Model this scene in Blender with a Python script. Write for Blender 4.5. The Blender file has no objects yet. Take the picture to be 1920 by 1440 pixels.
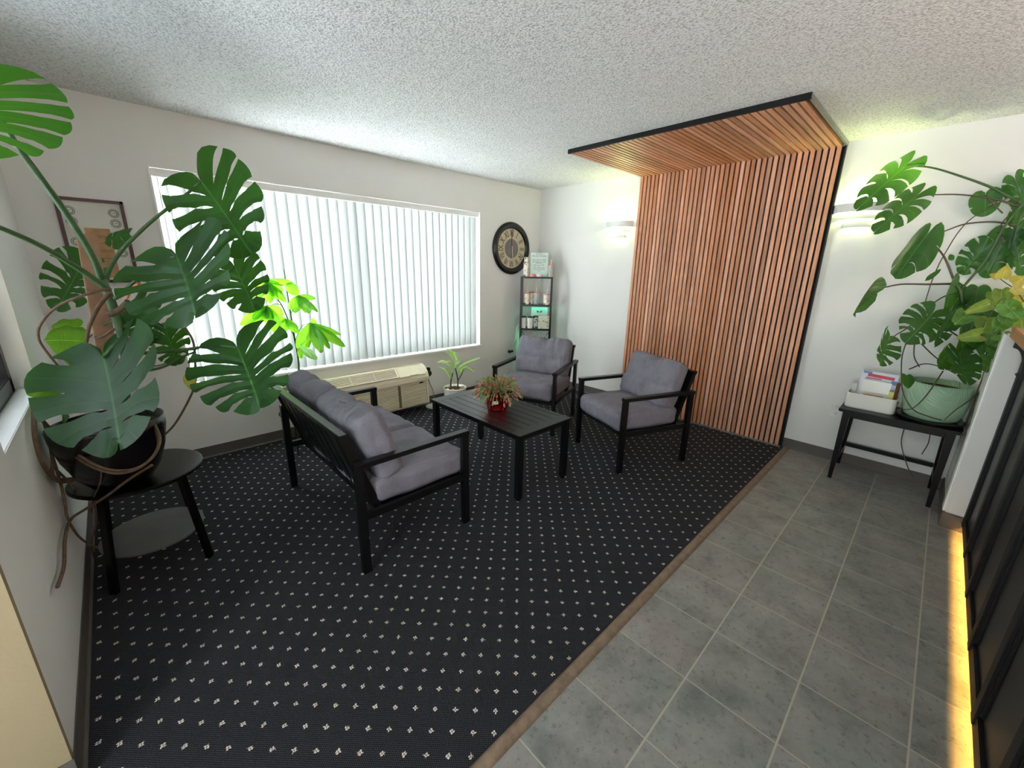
import bpy, bmesh, math, random
from mathutils import Vector, Matrix, noise

SC = bpy.context.scene
COL = SC.collection
PI = math.pi

# ---------------------------------------------------------------- camera, world, exposure
CAM_POS = Vector((-3.153, -0.3782, 1.4909))
YAW, PITCH, ROLL, FPX = 0.7994, -0.2765, 0.0209, 763.83
_cy, _sy, _cp, _sp = math.cos(YAW), math.sin(YAW), math.cos(PITCH), math.sin(PITCH)
FWD = Vector((_cy * _cp, _sy * _cp, _sp))
_r = Vector((_sy, -_cy, 0.0)); _u = _r.cross(FWD)
RGT = math.cos(ROLL) * _r + math.sin(ROLL) * _u
UPV = -math.sin(ROLL) * _r + math.cos(ROLL) * _u
cam_data = bpy.data.cameras.new('camera'); cam = bpy.data.objects.new('camera', cam_data); COL.objects.link(cam)
cam_data.sensor_fit = 'HORIZONTAL'; cam_data.sensor_width = 36.0; cam_data.lens = FPX / 1920 * 36
cam_data.clip_start = 0.02
M3 = Matrix((RGT, UPV, -FWD)).transposed()
cam.matrix_world = Matrix.Translation(CAM_POS) @ M3.to_4x4()
SC.camera = cam
SC.view_settings.view_transform = 'Standard'; SC.view_settings.look = 'None'
SC.view_settings.gamma = 1.0; SC.view_settings.use_curve_mapping = False
SC.view_settings.exposure = 2.26

SKY_STRENGTH, GROUND_STRENGTH = 8.0, 16.0
world = bpy.data.worlds.new('world'); SC.world = world; world.use_nodes = True
_wn = world.node_tree.nodes; _wl = world.node_tree.links
_tc = _wn.new('ShaderNodeTexCoord'); _sx = _wn.new('ShaderNodeSeparateXYZ'); _wl.new(_tc.outputs['Generated'], _sx.inputs[0])
_rp = _wn.new('ShaderNodeMapRange'); _rp.inputs[1].default_value = -0.02; _rp.inputs[2].default_value = 0.02
_rp.inputs[3].default_value = GROUND_STRENGTH; _rp.inputs[4].default_value = SKY_STRENGTH; _wl.new(_sx.outputs[2], _rp.inputs[0])
_ra = _wn.new('ShaderNodeMapRange'); _ra.interpolation_type = 'SMOOTHSTEP'; _ra.inputs[1].default_value = -0.95; _ra.inputs[2].default_value = -0.25
_ra.inputs[3].default_value = 0.29; _ra.inputs[4].default_value = 1.0; _wl.new(_sx.outputs[0], _ra.inputs[0])   # dimmed towards the west, added to hold down the east wall
_mu = _wn.new('ShaderNodeMath'); _mu.operation = 'MULTIPLY'; _wl.new(_rp.outputs[0], _mu.inputs[0]); _wl.new(_ra.outputs[0], _mu.inputs[1])
_wn['Background'].inputs[0].default_value = (0.93, 0.97, 1.0, 1); _wl.new(_mu.outputs[0], _wn['Background'].inputs[1])   # overcast sky; brighter lower half added to light the ceiling

def area_light(name, loc, size, size_y, rot, power, color, portal=False):
    d = bpy.data.lights.new(name, 'AREA'); d.shape = 'RECTANGLE'; d.size = size; d.size_y = size_y
    d.energy = power; d.color = color
    if portal: d.cycles.is_portal = True
    o = bpy.data.objects.new(name, d); COL.objects.link(o); o.location = loc; o.rotation_euler = rot
    return o
def point_light(name, loc, power, color, radius=0.03):
    d = bpy.data.lights.new(name, 'POINT'); d.energy = power; d.color = color; d.shadow_soft_size = radius
    o = bpy.data.objects.new(name, d); COL.objects.link(o); o.location = loc
    return o
# daylight through the three glazed openings (sky portals just outside the panes)
area_light('daylight_north', (-1.44, 3.66, 1.34), 2.85, 1.6, (-PI / 2, 0, 0), 1, (1, 1, 1), True)
area_light('daylight_west', (-3.72, 1.92, 1.5), 1.0, 1.3, (0, -PI / 2, 0), 1, (1, 1, 1), True)
area_light('daylight_door', (-5.12, -0.4, 1.1), 2.1, 1.0, (0, -PI / 2, 0), 1, (1, 1, 1), True)
# unseen fill lights added behind the camera to lift walls and ceiling
point_light('lobby_fill_light', (-2.3, -1.9, 1.95), 7, (1.0, 0.93, 0.86), 0.15)
point_light('desk_fill_light', (-1.0, -1.9, 1.95), 7, (1.0, 0.76, 0.64), 0.15)

XE, YN, XW, H = 0.955, 3.401, -3.47, 2.439

def at(px, py, D, clear=0.0):
    """point seen in direction (px, py) of the 1920x1440 frame, D metres ahead of the camera"""
    r = FWD + (px - 960) / FPX * RGT - (py - 720) / FPX * UPV
    if clear:   # keep the point this far inside the room's walls
        if r.x < 0: D = min(D, (XW + clear - CAM_POS.x) / r.x)
        if r.x > 0: D = min(D, (XE - clear - CAM_POS.x) / r.x)
        if r.y > 0: D = min(D, (YN - clear - CAM_POS.y) / r.y)
    return CAM_POS + D * r

# ---------------------------------------------------------------- materials
MATS = {}
def srgb(r, g, b):
    f = lambda c: (c / 255 / 12.92) if c / 255 <= 0.04045 else ((c / 255 + 0.055) / 1.055) ** 2.4
    return (f(r), f(g), f(b), 1.0)
def nmat(name):
    m = bpy.data.materials.new(name); m.use_nodes = True; MATS[name] = m
    nt = m.node_tree
    return m, nt, nt.nodes, nt.links, nt.nodes['Principled BSDF']
def tex_coord(N, which='Object'):
    return N.new('ShaderNodeTexCoord').outputs[which]
def noise_tex(N, L, vec, scale, detail=3, rough=0.55):
    t = N.new('ShaderNodeTexNoise'); t.inputs['Scale'].default_value = scale; t.inputs['Detail'].default_value = detail
    t.inputs['Roughness'].default_value = rough
    L.new(vec, t.inputs['Vector']); return t
def ramp(N, L, fac, stops):
    r = N.new('ShaderNodeValToRGB'); e = r.color_ramp.elements
    while len(e) < len(stops): e.new(0.5)
    for i, (p, c) in enumerate(stops):
        e[i].position = p; e[i].color = c
    L.new(fac, r.inputs[0]); return r.outputs[0]
def mathn(N, L, op, a, b=None, c=None):
    m = N.new('ShaderNodeMath'); m.operation = op
    for i, v in enumerate((a, b, c)):
        if v is None: continue
        if isinstance(v, (int, float)): m.inputs[i].default_value = v
        else: L.new(v, m.inputs[i])
    return m.outputs[0]
def bump(N, L, B, height, strength=0.3, dist=0.01):
    b = N.new('ShaderNodeBump'); b.inputs['Strength'].default_value = strength; b.inputs['Distance'].default_value = dist
    L.new(height, b.inputs['Height']); L.new(b.outputs[0], B.inputs['Normal']); return b
def simple(name, col, rough=0.5, metal=0.0, nscale=None, namp=0.12, bstr=0.0, bscale=60, spec=None, coord='Object'):
    """principled material whose colour wanders a little with a noise and that may carry a fine bump"""
    m, nt, N, L, B = nmat(name)
    B.inputs['Roughness'].default_value = rough; B.inputs['Metallic'].default_value = metal
    if spec is not None: B.inputs['Specular IOR Level'].default_value = spec
    tc = tex_coord(N, coord)
    n = noise_tex(N, L, tc, nscale or 8.0)
    lo = tuple(c * (1 - namp) for c in col[:3]) + (1,); hi = tuple(min(1, c * (1 + namp)) for c in col[:3]) + (1,)
    L.new(ramp(N, L, n.outputs[0], [(0.3, lo), (0.7, hi)]), B.inputs['Base Color'])
    if bstr:
        n2 = noise_tex(N, L, tc, bscale, 4); bump(N, L, B, n2.outputs[0], bstr, 0.004)
    return m
def emit(name, col, s):
    m, nt, N, L, B = nmat(name); B.inputs['Base Color'].default_value = col
    B.inputs['Emission Color'].default_value = col; B.inputs['Emission Strength'].default_value = s
    return m

m_wall = simple('wall_paint', srgb(226, 225, 222), 0.75, bstr=0.12, bscale=90, nscale=3, namp=0.015)
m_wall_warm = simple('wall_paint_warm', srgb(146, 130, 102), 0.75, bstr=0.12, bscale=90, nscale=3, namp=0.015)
def make_ceiling():
    m, nt, N, L, B = nmat('popcorn_ceiling'); B.inputs['Roughness'].default_value = 0.95
    tc = tex_coord(N)
    n = noise_tex(N, L, tc, 95, 3, 0.6)
    h = ramp(N, L, n.outputs[0], [(0.40, (0, 0, 0, 1)), (0.58, (1, 1, 1, 1))])
    v = N.new('ShaderNodeTexVoronoi'); v.inputs['Scale'].default_value = 95; L.new(tc, v.inputs['Vector'])
    hh = mathn(N, L, 'ADD', h, mathn(N, L, 'MULTIPLY', v.outputs['Distance'], -0.7))
    bump(N, L, B, hh, 0.6, 0.010)
    L.new(ramp(N, L, n.outputs[0], [(0.34, srgb(196, 196, 198)), (0.50, srgb(244, 244, 244))]), B.inputs['Base Color'])  # self-shadow in the hollows of the texture painted into the colour
    return m
m_ceil = make_ceiling()
def make_carpet():
    m, nt, N, L, B = nmat('dotted_carpet'); B.inputs['Roughness'].default_value = 0.95; B.inputs['Specular IOR Level'].default_value = 0.15
    tc = tex_coord(N); sx = N.new('ShaderNodeSeparateXYZ'); L.new(tc, sx.inputs[0])
    S = 0.0498
    jn = noise_tex(N, L, tc, 190, 2); jit = mathn(N, L, 'MULTIPLY', mathn(N, L, 'SUBTRACT', jn.outputs[0], 0.5), 0.16)
    def cell(off):
        u = mathn(N, L, 'ADD', mathn(N, L, 'DIVIDE', sx.outputs[0], 2 * S), (2.29 / (2 * S)) + off)
        v = mathn(N, L, 'ADD', mathn(N, L, 'DIVIDE', sx.outputs[1], 2 * S), (-1.55 / (2 * S)) + off)
        fu = mathn(N, L, 'ABSOLUTE', mathn(N, L, 'SUBTRACT', mathn(N, L, 'FRACT', mathn(N, L, 'ADD', u, 0.5)), 0.5))
        fv = mathn(N, L, 'ABSOLUTE', mathn(N, L, 'SUBTRACT', mathn(N, L, 'FRACT', mathn(N, L, 'ADD', v, 0.5)), 0.5))
        mx = mathn(N, L, 'MAXIMUM', fu, fv)
        mn = mathn(N, L, 'MINIMUM', fu, fv)
        inside = mathn(N, L, 'LESS_THAN', mathn(N, L, 'ADD', mx, jit), 0.062)
        gap = mathn(N, L, 'GREATER_THAN', mn, 0.007)
        return mathn(N, L, 'MULTIPLY', inside, gap)
    dots = mathn(N, L, 'MAXIMUM', cell(0.0), cell(0.5))
    # woven loops
    wx = mathn(N, L, 'SINE', mathn(N, L, 'MULTIPLY', sx.outputs[0], 2 * PI / 0.0083))
    wy = mathn(N, L, 'SINE', mathn(N, L, 'MULTIPLY', sx.outputs[1], 2 * PI / 0.0083))
    weave = mathn(N, L, 'MULTIPLY', mathn(N, L, 'ADD', mathn(N, L, 'MULTIPLY', wx, wy), 1.0), 0.5)
    nn = noise_tex(N, L, tc, 240, 2)
    f = mathn(N, L, 'MULTIPLY', weave, nn.outputs[0])
    base = ramp(N, L, f, [(0.05, srgb(16, 16, 19)), (0.6, srgb(72, 72, 79))])
    mix = N.new('ShaderNodeMix'); mix.data_type = 'RGBA'; L.new(dots, mix.inputs['Factor']); L.new(base, mix.inputs[6])
    mix.inputs[7].default_value = srgb(222, 212, 200)
    L.new(mix.outputs[2], B.inputs['Base Color'])
    bump(N, L, B, mathn(N, L, 'ADD', f, mathn(N, L, 'MULTIPLY', dots, 0.5)), 0.6, 0.004)
    return m
m_carpet = make_carpet()
def make_tile():
    m, nt, N, L, B = nmat('slate_tile')
    tc = tex_coord(N); sx = N.new('ShaderNodeSeparateXYZ'); L.new(tc, sx.inputs[0])
    def fr(o):
        u = mathn(N, L, 'DIVIDE', o, 0.305)
        return mathn(N, L, 'ABSOLUTE', mathn(N, L, 'SUBTRACT', mathn(N, L, 'FRACT', mathn(N, L, 'ADD', u, 0.5)), 0.5)), mathn(N, L, 'FLOOR', u)
    fx, cx = fr(sx.outputs[0]); fy, cy = fr(sx.outputs[1])
    gr = mathn(N, L, 'MAXIMUM', mathn(N, L, 'LESS_THAN', fx, 0.0075), mathn(N, L, 'LESS_THAN', fy, 0.010))
    cmb = N.new('ShaderNodeCombineXYZ'); L.new(cx, cmb.inputs[0]); L.new(cy, cmb.inputs[1])
    wn_ = N.new('ShaderNodeTexWhiteNoise'); L.new(cmb.outputs[0], wn_.inputs['Vector'])
    off = N.new('ShaderNodeVectorMath'); off.operation = 'SCALE'; L.new(wn_.outputs['Color'], off.inputs[0]); off.inputs['Scale'].default_value = 9
    add = N.new('ShaderNodeVectorMath'); L.new(tc, add.inputs[0]); L.new(off.outputs[0], add.inputs[1])
    n1 = noise_tex(N, L, add.outputs[0], 5.5, 8, 0.68); n2 = noise_tex(N, L, add.outputs[0], 3.0, 4); n3 = noise_tex(N, L, add.outputs[0], 45, 4, .7)
    c1 = ramp(N, L, n1.outputs[0], [(0.3, srgb(98, 100, 100)), (0.5, srgb(146, 144, 143)), (0.72, srgb(176, 174, 171))])
    c2 = ramp(N, L, n2.outputs[0], [(0.35, srgb(110, 120, 112)), (0.65, srgb(132, 120, 115))])
    mx = N.new('ShaderNodeMix'); mx.data_type = 'RGBA'; mx.inputs['Factor'].default_value = 0.45; L.new(c1, mx.inputs[6]); L.new(c2, mx.inputs[7])
    pit = ramp(N, L, n3.outputs[0], [(0.36, (0.55, 0.55, 0.55, 1)), (0.44, (1, 1, 1, 1))])
    ml = N.new('ShaderNodeMix'); ml.data_type = 'RGBA'; ml.blend_type = 'MULTIPLY'; ml.inputs['Factor'].default_value = 0.7
    L.new(mx.outputs[2], ml.inputs[6]); L.new(pit, ml.inputs[7])
    g = N.new('ShaderNodeMix'); g.data_type = 'RGBA'; L.new(gr, g.inputs['Factor']); L.new(ml.outputs[2], g.inputs[6]); g.inputs[7].default_value = srgb(176, 168, 155)
    L.new(g.outputs[2], B.inputs['Base Color'])
    B.inputs['Roughness'].default_value = 0.5
    bump(N, L, B, mathn(N, L, 'ADD', mathn(N, L, 'MULTIPLY', gr, -1.0), mathn(N, L, 'MULTIPLY', n1.outputs[0], 0.7)), 0.35, 0.004)
    return m
m_tile = make_tile()
def make_slat_wood(name, axis_y=True):
    """axis: slats run along the other axis; every slat its own tone and grain"""
    m, nt, N, L, B = nmat(name)
    tc = tex_coord(N); sx = N.new('ShaderNodeSeparateXYZ'); L.new(tc, sx.inputs[0])
    idx = mathn(N, L, 'FLOOR', mathn(N, L, 'DIVIDE', sx.outputs[1], PITCH_S))
    w = N.new('ShaderNodeTexWhiteNoise'); w.noise_dimensions = '1D'; L.new(idx, w.inputs['W'])
    sc = N.new('ShaderNodeVectorMath'); sc.operation = 'MULTIPLY'; L.new(tc, sc.inputs[0])
    sc.inputs[1].default_value = (2, 45, 2)
    cb = N.new('ShaderNodeCombineXYZ'); L.new(mathn(N, L, 'MULTIPLY', w.outputs['Value'], 40), cb.inputs[2]); L.new(mathn(N, L, 'MULTIPLY', w.outputs['Value'], 17), cb.inputs[0])
    ad = N.new('ShaderNodeVectorMath'); L.new(sc.outputs[0], ad.inputs[0]); L.new(cb.outputs[0], ad.inputs[1])
    n = noise_tex(N, L, ad.outputs[0], 1.6, 6, 0.62)
    a = ramp(N, L, n.outputs[0], [(0.25, srgb(166, 110, 82)), (0.5, srgb(206, 146, 112)), (0.8, srgb(228, 172, 136))])
    h = N.new('ShaderNodeHueSaturation'); L.new(a, h.inputs['Color'])
    L.new(mathn(N, L, 'ADD', mathn(N, L, 'MULTIPLY', w.outputs['Value'], 0.5), 0.74), h.inputs['Value'])
    w2 = N.new('ShaderNodeTexWhiteNoise'); w2.noise_dimensions = '1D'; L.new(mathn(N, L, 'ADD', idx, 31.7), w2.inputs['W'])
    L.new(mathn(N, L, 'ADD', mathn(N, L, 'MULTIPLY', w2.outputs['Value'], 0.22), 0.88), h.inputs['Saturation'])
    L.new(h.outputs[0], B.inputs['Base Color']); B.inputs['Roughness'].default_value = 0.5
    return m
PITCH_S = 0.041
m_slat = make_slat_wood('walnut_slats')
m_felt = simple('black_felt', srgb(18, 16, 16), 0.95)
m_black = simple('black_trim', srgb(12, 12, 13), 0.5, spec=0.3)
m_alu = simple('grey_metal_trim', srgb(150, 150, 145), 0.35, 0.6)
m_metal = simple('black_powder_coat', srgb(9, 9, 11), 0.34, 0.0, bstr=0.04, bscale=300, spec=0.45)
m_black_wood = simple('black_stained_wood', srgb(7, 6, 6), 0.34, nscale=20, namp=0.3, spec=0.22)
def make_fabric():
    m, nt, N, L, B = nmat('grey_woven_fabric'); B.inputs['Roughness'].default_value = 0.92; B.inputs['Specular IOR Level'].default_value = 0.2
    tc = tex_coord(N)
    n = noise_tex(N, L, tc, 260, 3, .7); n2 = noise_tex(N, L, tc, 7, 3)
    f = mathn(N, L, 'ADD', mathn(N, L, 'MULTIPLY', n.outputs[0], 0.6), mathn(N, L, 'MULTIPLY', n2.outputs[0], 0.4))
    L.new(ramp(N, L, f, [(0.32, srgb(94, 92, 101)), (0.68, srgb(134, 131, 141))]), B.inputs['Base Color'])
    v = N.new('ShaderNodeVectorMath'); v.operation = 'MULTIPLY'; v.inputs[1].default_value = (1.0, 3.2, 1.0); L.new(tc, v.inputs[0])
    cr = noise_tex(N, L, v.outputs[0], 6.5, 3, .5)
    bump(N, L, B, mathn(N, L, 'ADD', mathn(N, L, 'MULTIPLY', cr.outputs[0], 1.0), mathn(N, L, 'MULTIPLY', n.outputs[0], 0.05)), 0.9, 0.02)
    return m
m_fabric = make_fabric()
m_base = simple('vinyl_baseboard', srgb(92, 86, 82), 0.5, nscale=4)
m_strip = simple('oak_strip', srgb(128, 108, 90), 0.45, nscale=30, namp=0.25)
m_white = simple('white_trim_paint', srgb(238, 238, 236), 0.4, namp=0.01)
m_plaster = simple('white_plaster', srgb(226, 226, 226), 0.6, namp=0.02)
m_cream = simple('cream_plastic', srgb(232, 224, 198), 0.45, namp=0.03)
m_grille_shade = simple('grille_shade_brown', srgb(112, 98, 78), 0.8)  # shade behind the louvres painted as flat dark sheets
m_darkframe = simple('dark_window_frame', srgb(26, 26, 30), 0.35)
m_black_gloss = simple('black_glazed', srgb(16, 13, 14), 0.25)
m_white_gloss = simple('white_ceramic', srgb(228, 226, 220), 0.2, namp=0.02)
m_green_pot = simple('sage_ceramic', srgb(150, 176, 148), 0.4, namp=0.04)
m_soil = simple('soil', srgb(58, 40, 30), 0.95, nscale=60, namp=0.5, bstr=0.8, bscale=80)
m_stem = simple('green_stem', srgb(62, 92, 48), 0.5, nscale=30, namp=0.2)
m_root = simple('aerial_root', srgb(98, 76, 58), 0.85, nscale=40, namp=0.3, bstr=0.3, bscale=200)
m_plank = simple('plant_stake_wood', srgb(146, 112, 88), 0.8, nscale=18, namp=0.18)
m_counter = simple('butcher_block', srgb(186, 132, 92), 0.45, nscale=25, namp=0.2)
m_panelblack = simple('black_panelling', srgb(24, 23, 25), 0.38, nscale=6, namp=0.15)
m_clear = simple('cord_white', srgb(225, 222, 214), 0.5)
m_frame_red = simple('mahogany_frame', srgb(74, 28, 30), 0.35, nscale=30, namp=0.2)
m_paper = simple('white_paper', srgb(214, 212, 205), 0.8, namp=0.03)
m_parch = simple('brown_parchment', srgb(178, 140, 102), 0.85, nscale=22, namp=0.2)
m_ink = simple('ink', srgb(50, 50, 60), 0.8)
m_seal = simple('grey_seal_ink', srgb(118, 122, 112), 0.8)
m_pink = simple('pink_plastic', srgb(232, 150, 140), 0.5)
m_outlet = simple('outlet_white', srgb(224, 224, 220), 0.4)
m_slot = simple('dark_slot', srgb(24, 24, 24), 0.6)

def make_leaf_mat(name, dark, light, trans, tmix=0.38, rough=0.35, vein=None):
    m, nt, N, L, B = nmat(name)
    out = N['Material Output']
    uv = tex_coord(N, 'UV'); s = N.new('ShaderNodeSeparateXYZ'); L.new(uv, s.inputs[0])
    tc = tex_coord(N); n = noise_tex(N, L, tc, 9, 3)
    c = ramp(N, L, n.outputs[0], [(0.3, dark), (0.7, light)])
    mid = mathn(N, L, 'LESS_THAN', mathn(N, L, 'ABSOLUTE', s.outputs[0]), 0.018)
    lat = mathn(N, L, 'LESS_THAN', mathn(N, L, 'ABSOLUTE', s.outputs[1]), 0.035)
    k = mathn(N, L, 'MAXIMUM', mathn(N, L, 'MULTIPLY', mid, 0.8), mathn(N, L, 'MULTIPLY', lat, 0.35))
    mx = N.new('ShaderNodeMix'); mx.data_type = 'RGBA'; L.new(k, mx.inputs['Factor']); L.new(c, mx.inputs[6])
    mx.inputs[7].default_value = vein or tuple(min(1, x * 2.6 + 0.02) for x in light[:3]) + (1,)
    L.new(mx.outputs[2], B.inputs['Base Color']); B.inputs['Roughness'].default_value = rough; B.inputs['Specular IOR Level'].default_value = 0.32
    hgt = mathn(N, L, 'POWER', mathn(N, L, 'ABSOLUTE', s.outputs[1]), 0.7)
    bump(N, L, B, hgt, 0.45, 0.006)
    t = N.new('ShaderNodeBsdfTranslucent'); t.inputs[0].default_value = trans
    ms = N.new('ShaderNodeMixShader'); ms.inputs[0].default_value = tmix
    L.new(B.outputs[0], ms.inputs[1]); L.new(t.outputs[0], ms.inputs[2]); L.new(ms.outputs[0], out.inputs[0])
    return m
m_leaf = make_leaf_mat('monstera_leaf', srgb(18, 46, 22), srgb(34, 76, 30), srgb(84, 150, 22), 0.36, 0.42)
m_leaf_lime = make_leaf_mat('backlit_lime_leaf', srgb(88, 140, 34), srgb(120, 172, 50), srgb(140, 200, 40), 0.5)  # lime tone carries the backlight on the small leaves
m_leaf_r = make_leaf_mat('glossy_monstera_leaf', srgb(34, 66, 42), srgb(56, 98, 54), srgb(110, 180, 40), 0.35)
m_leaf_pachira = make_leaf_mat('money_tree_leaf', srgb(70, 130, 40), srgb(104, 166, 60), srgb(150, 220, 50), 0.5)
m_leaf_palm = make_leaf_mat('palm_leaf', srgb(96, 146, 54), srgb(146, 196, 96), srgb(160, 220, 80), 0.4)
m_leaf_pothos = make_leaf_mat('golden_pothos_leaf', srgb(88, 126, 48), srgb(150, 176, 84), srgb(180, 210, 90), 0.3)
m_leaf_pothos2 = make_leaf_mat('green_pothos_leaf', srgb(64, 110, 48), srgb(112, 158, 80), srgb(120, 180, 60), 0.3)
m_leaf_yellow = make_leaf_mat('yellow_leaf', srgb(178, 170, 62), srgb(210, 200, 104), srgb(220, 200, 80), 0.3)
m_cactus = make_leaf_mat('cactus_leaf', srgb(34, 58, 24), srgb(84, 106, 56), srgb(90, 120, 50), 0.2)
m_cactus_red = make_leaf_mat('reddish_leaf_tip', srgb(66, 24, 26), srgb(128, 76, 70), srgb(140, 70, 60), 0.2)
def make_blind():
    m, nt, N, L, B = nmat('vertical_blind_vinyl'); out = N['Material Output']
    B.inputs['Base Color'].default_value = (0.215, 0.22, 0.215, 1); B.inputs['Roughness'].default_value = 0.6
    t = N.new('ShaderNodeBsdfTranslucent'); t.inputs[0].default_value = (0.84, 0.88, 0.86, 1)
    ms = N.new('ShaderNodeMixShader'); ms.inputs[0].default_value = 0.026
    L.new(B.outputs[0], ms.inputs[1]); L.new(t.outputs[0], ms.inputs[2]); L.new(ms.outputs[0], out.inputs[0])
    return m
m_blind = make_blind()
def make_glass(tint=(0.95, 0.98, 0.97, 1), nm='window_glass'):
    m, nt, N, L, B = nmat(nm); out = N['Material Output']
    tr = N.new('ShaderNodeBsdfTransparent'); tr.inputs[0].default_value = tint
    g = N.new('ShaderNodeBsdfGlossy'); g.inputs['Roughness'].default_value = 0.02
    ms = N.new('ShaderNodeMixShader'); ms.inputs[0].default_value = 0.06
    L.new(tr.outputs[0], ms.inputs[1]); L.new(g.outputs[0], ms.inputs[2]); L.new(ms.outputs[0], out.inputs[0])
    return m
m_glass = make_glass()
m_glass_tint = make_glass((0.36, 0.38, 0.40, 1), 'dimming_glass')  # tint stands in for the dim space beyond the pane
def make_tumbler_glass():
    m, nt, N, L, B = nmat('tumbler_glass'); out = N['Material Output']
    tr = N.new('ShaderNodeBsdfTransparent'); tr.inputs[0].default_value = (0.9, 0.92, 0.92, 1)
    ms = N.new('ShaderNodeMixShader'); ms.inputs[0].default_value = 0.3
    B.inputs['Base Color'].default_value = (0.85, 0.86, 0.86, 1); B.inputs['Roughness'].default_value = 0.1
    L.new(tr.outputs[0], ms.inputs[1]); L.new(B.outputs[0], ms.inputs[2]); L.new(ms.outputs[0], out.inputs[0])
    return m
m_tglass = make_tumbler_glass()
def make_print(name, base, spots):
    """white wrap printed with scattered coloured blossoms"""
    m, nt, N, L, B = nmat(name); tc = tex_coord(N)
    v = N.new('ShaderNodeTexVoronoi'); v.inputs['Scale'].default_value = 38; L.new(tc, v.inputs['Vector'])
    k = mathn(N, L, 'LESS_THAN', v.outputs['Distance'], 0.42)
    s = N.new('ShaderNodeSeparateColor'); L.new(v.outputs['Color'], s.inputs[0])
    st = [(i / len(spots), c) for i, c in enumerate(spots)]
    r = N.new('ShaderNodeValToRGB'); r.color_ramp.interpolation = 'CONSTANT'; e = r.color_ramp.elements
    while len(e) < len(st): e.new(0.5)
    for i, (p, c) in enumerate(st): e[i].position = p; e[i].color = c
    L.new(s.outputs[0], r.inputs[0])
    mx = N.new('ShaderNodeMix'); mx.data_type = 'RGBA'; L.new(k, mx.inputs['Factor']); mx.inputs[6].default_value = base; L.new(r.outputs[0], mx.inputs[7])
    L.new(mx.outputs[2], B.inputs['Base Color']); B.inputs['Roughness'].default_value = 0.35
    return m
m_floral = make_print('floral_print', srgb(232, 226, 216), [srgb(216, 96, 88), srgb(232, 226, 216), srgb(96, 120, 80), srgb(232, 170, 160), srgb(60, 60, 66)])
m_floral_pale = make_print('pale_floral_print', srgb(196, 204, 184), [srgb(222, 140, 124), srgb(196, 204, 184), srgb(196, 204, 184), srgb(130, 150, 110)])
m_dark_print = make_print('dark_script_print', srgb(226, 226, 226), [srgb(40, 40, 44), srgb(226, 226, 226), srgb(40, 40, 44)])
m_mag = simple('magazine_cover', srgb(222, 222, 236), 0.4)
def make_foil():
    m, nt, N, L, B = nmat('red_foil'); B.inputs['Metallic'].default_value = 0.85; B.inputs['Roughness'].default_value = 0.22
    B.inputs['Base Color'].default_value = srgb(168, 30, 30)
    tc = tex_coord(N); v = N.new('ShaderNodeVectorMath'); v.operation = 'MULTIPLY'; v.inputs[1].default_value = (1, 1, 0.35); L.new(tc, v.inputs[0])
    vo = N.new('ShaderNodeTexVoronoi'); vo.inputs['Scale'].default_value = 60; L.new(v.outputs[0], vo.inputs['Vector'])
    bump(N, L, B, vo.outputs['Distance'], 1.0, 0.01)
    return m
m_foil = make_foil()
def make_wavepot():
    m, nt, N, L, B = nmat('sage_relief_ceramic'); B.inputs['Roughness'].default_value = 0.38
    B.inputs['Base Color'].default_value = srgb(150, 180, 152)
    tc = tex_coord(N); n = noise_tex(N, L, tc, 4.5, 0)
    w = mathn(N, L, 'SINE', mathn(N, L, 'MULTIPLY', n.outputs[0], 150))
    bump(N, L, B, w, 0.28, 0.003)
    return m
m_wavepot = make_wavepot()
m_led_teal = emit('teal_led', (0.0, 1.0, 0.62, 1), 4)
m_led_green = emit('green_led', (0.05, 0.8, 0.35, 1), 0.8)
m_led_amber = emit('amber_led', (1.0, 0.5, 0.08, 1), 22)
m_bulb = emit('sconce_bulb', (0.92, 1.0, 0.62, 1), 12)

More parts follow.
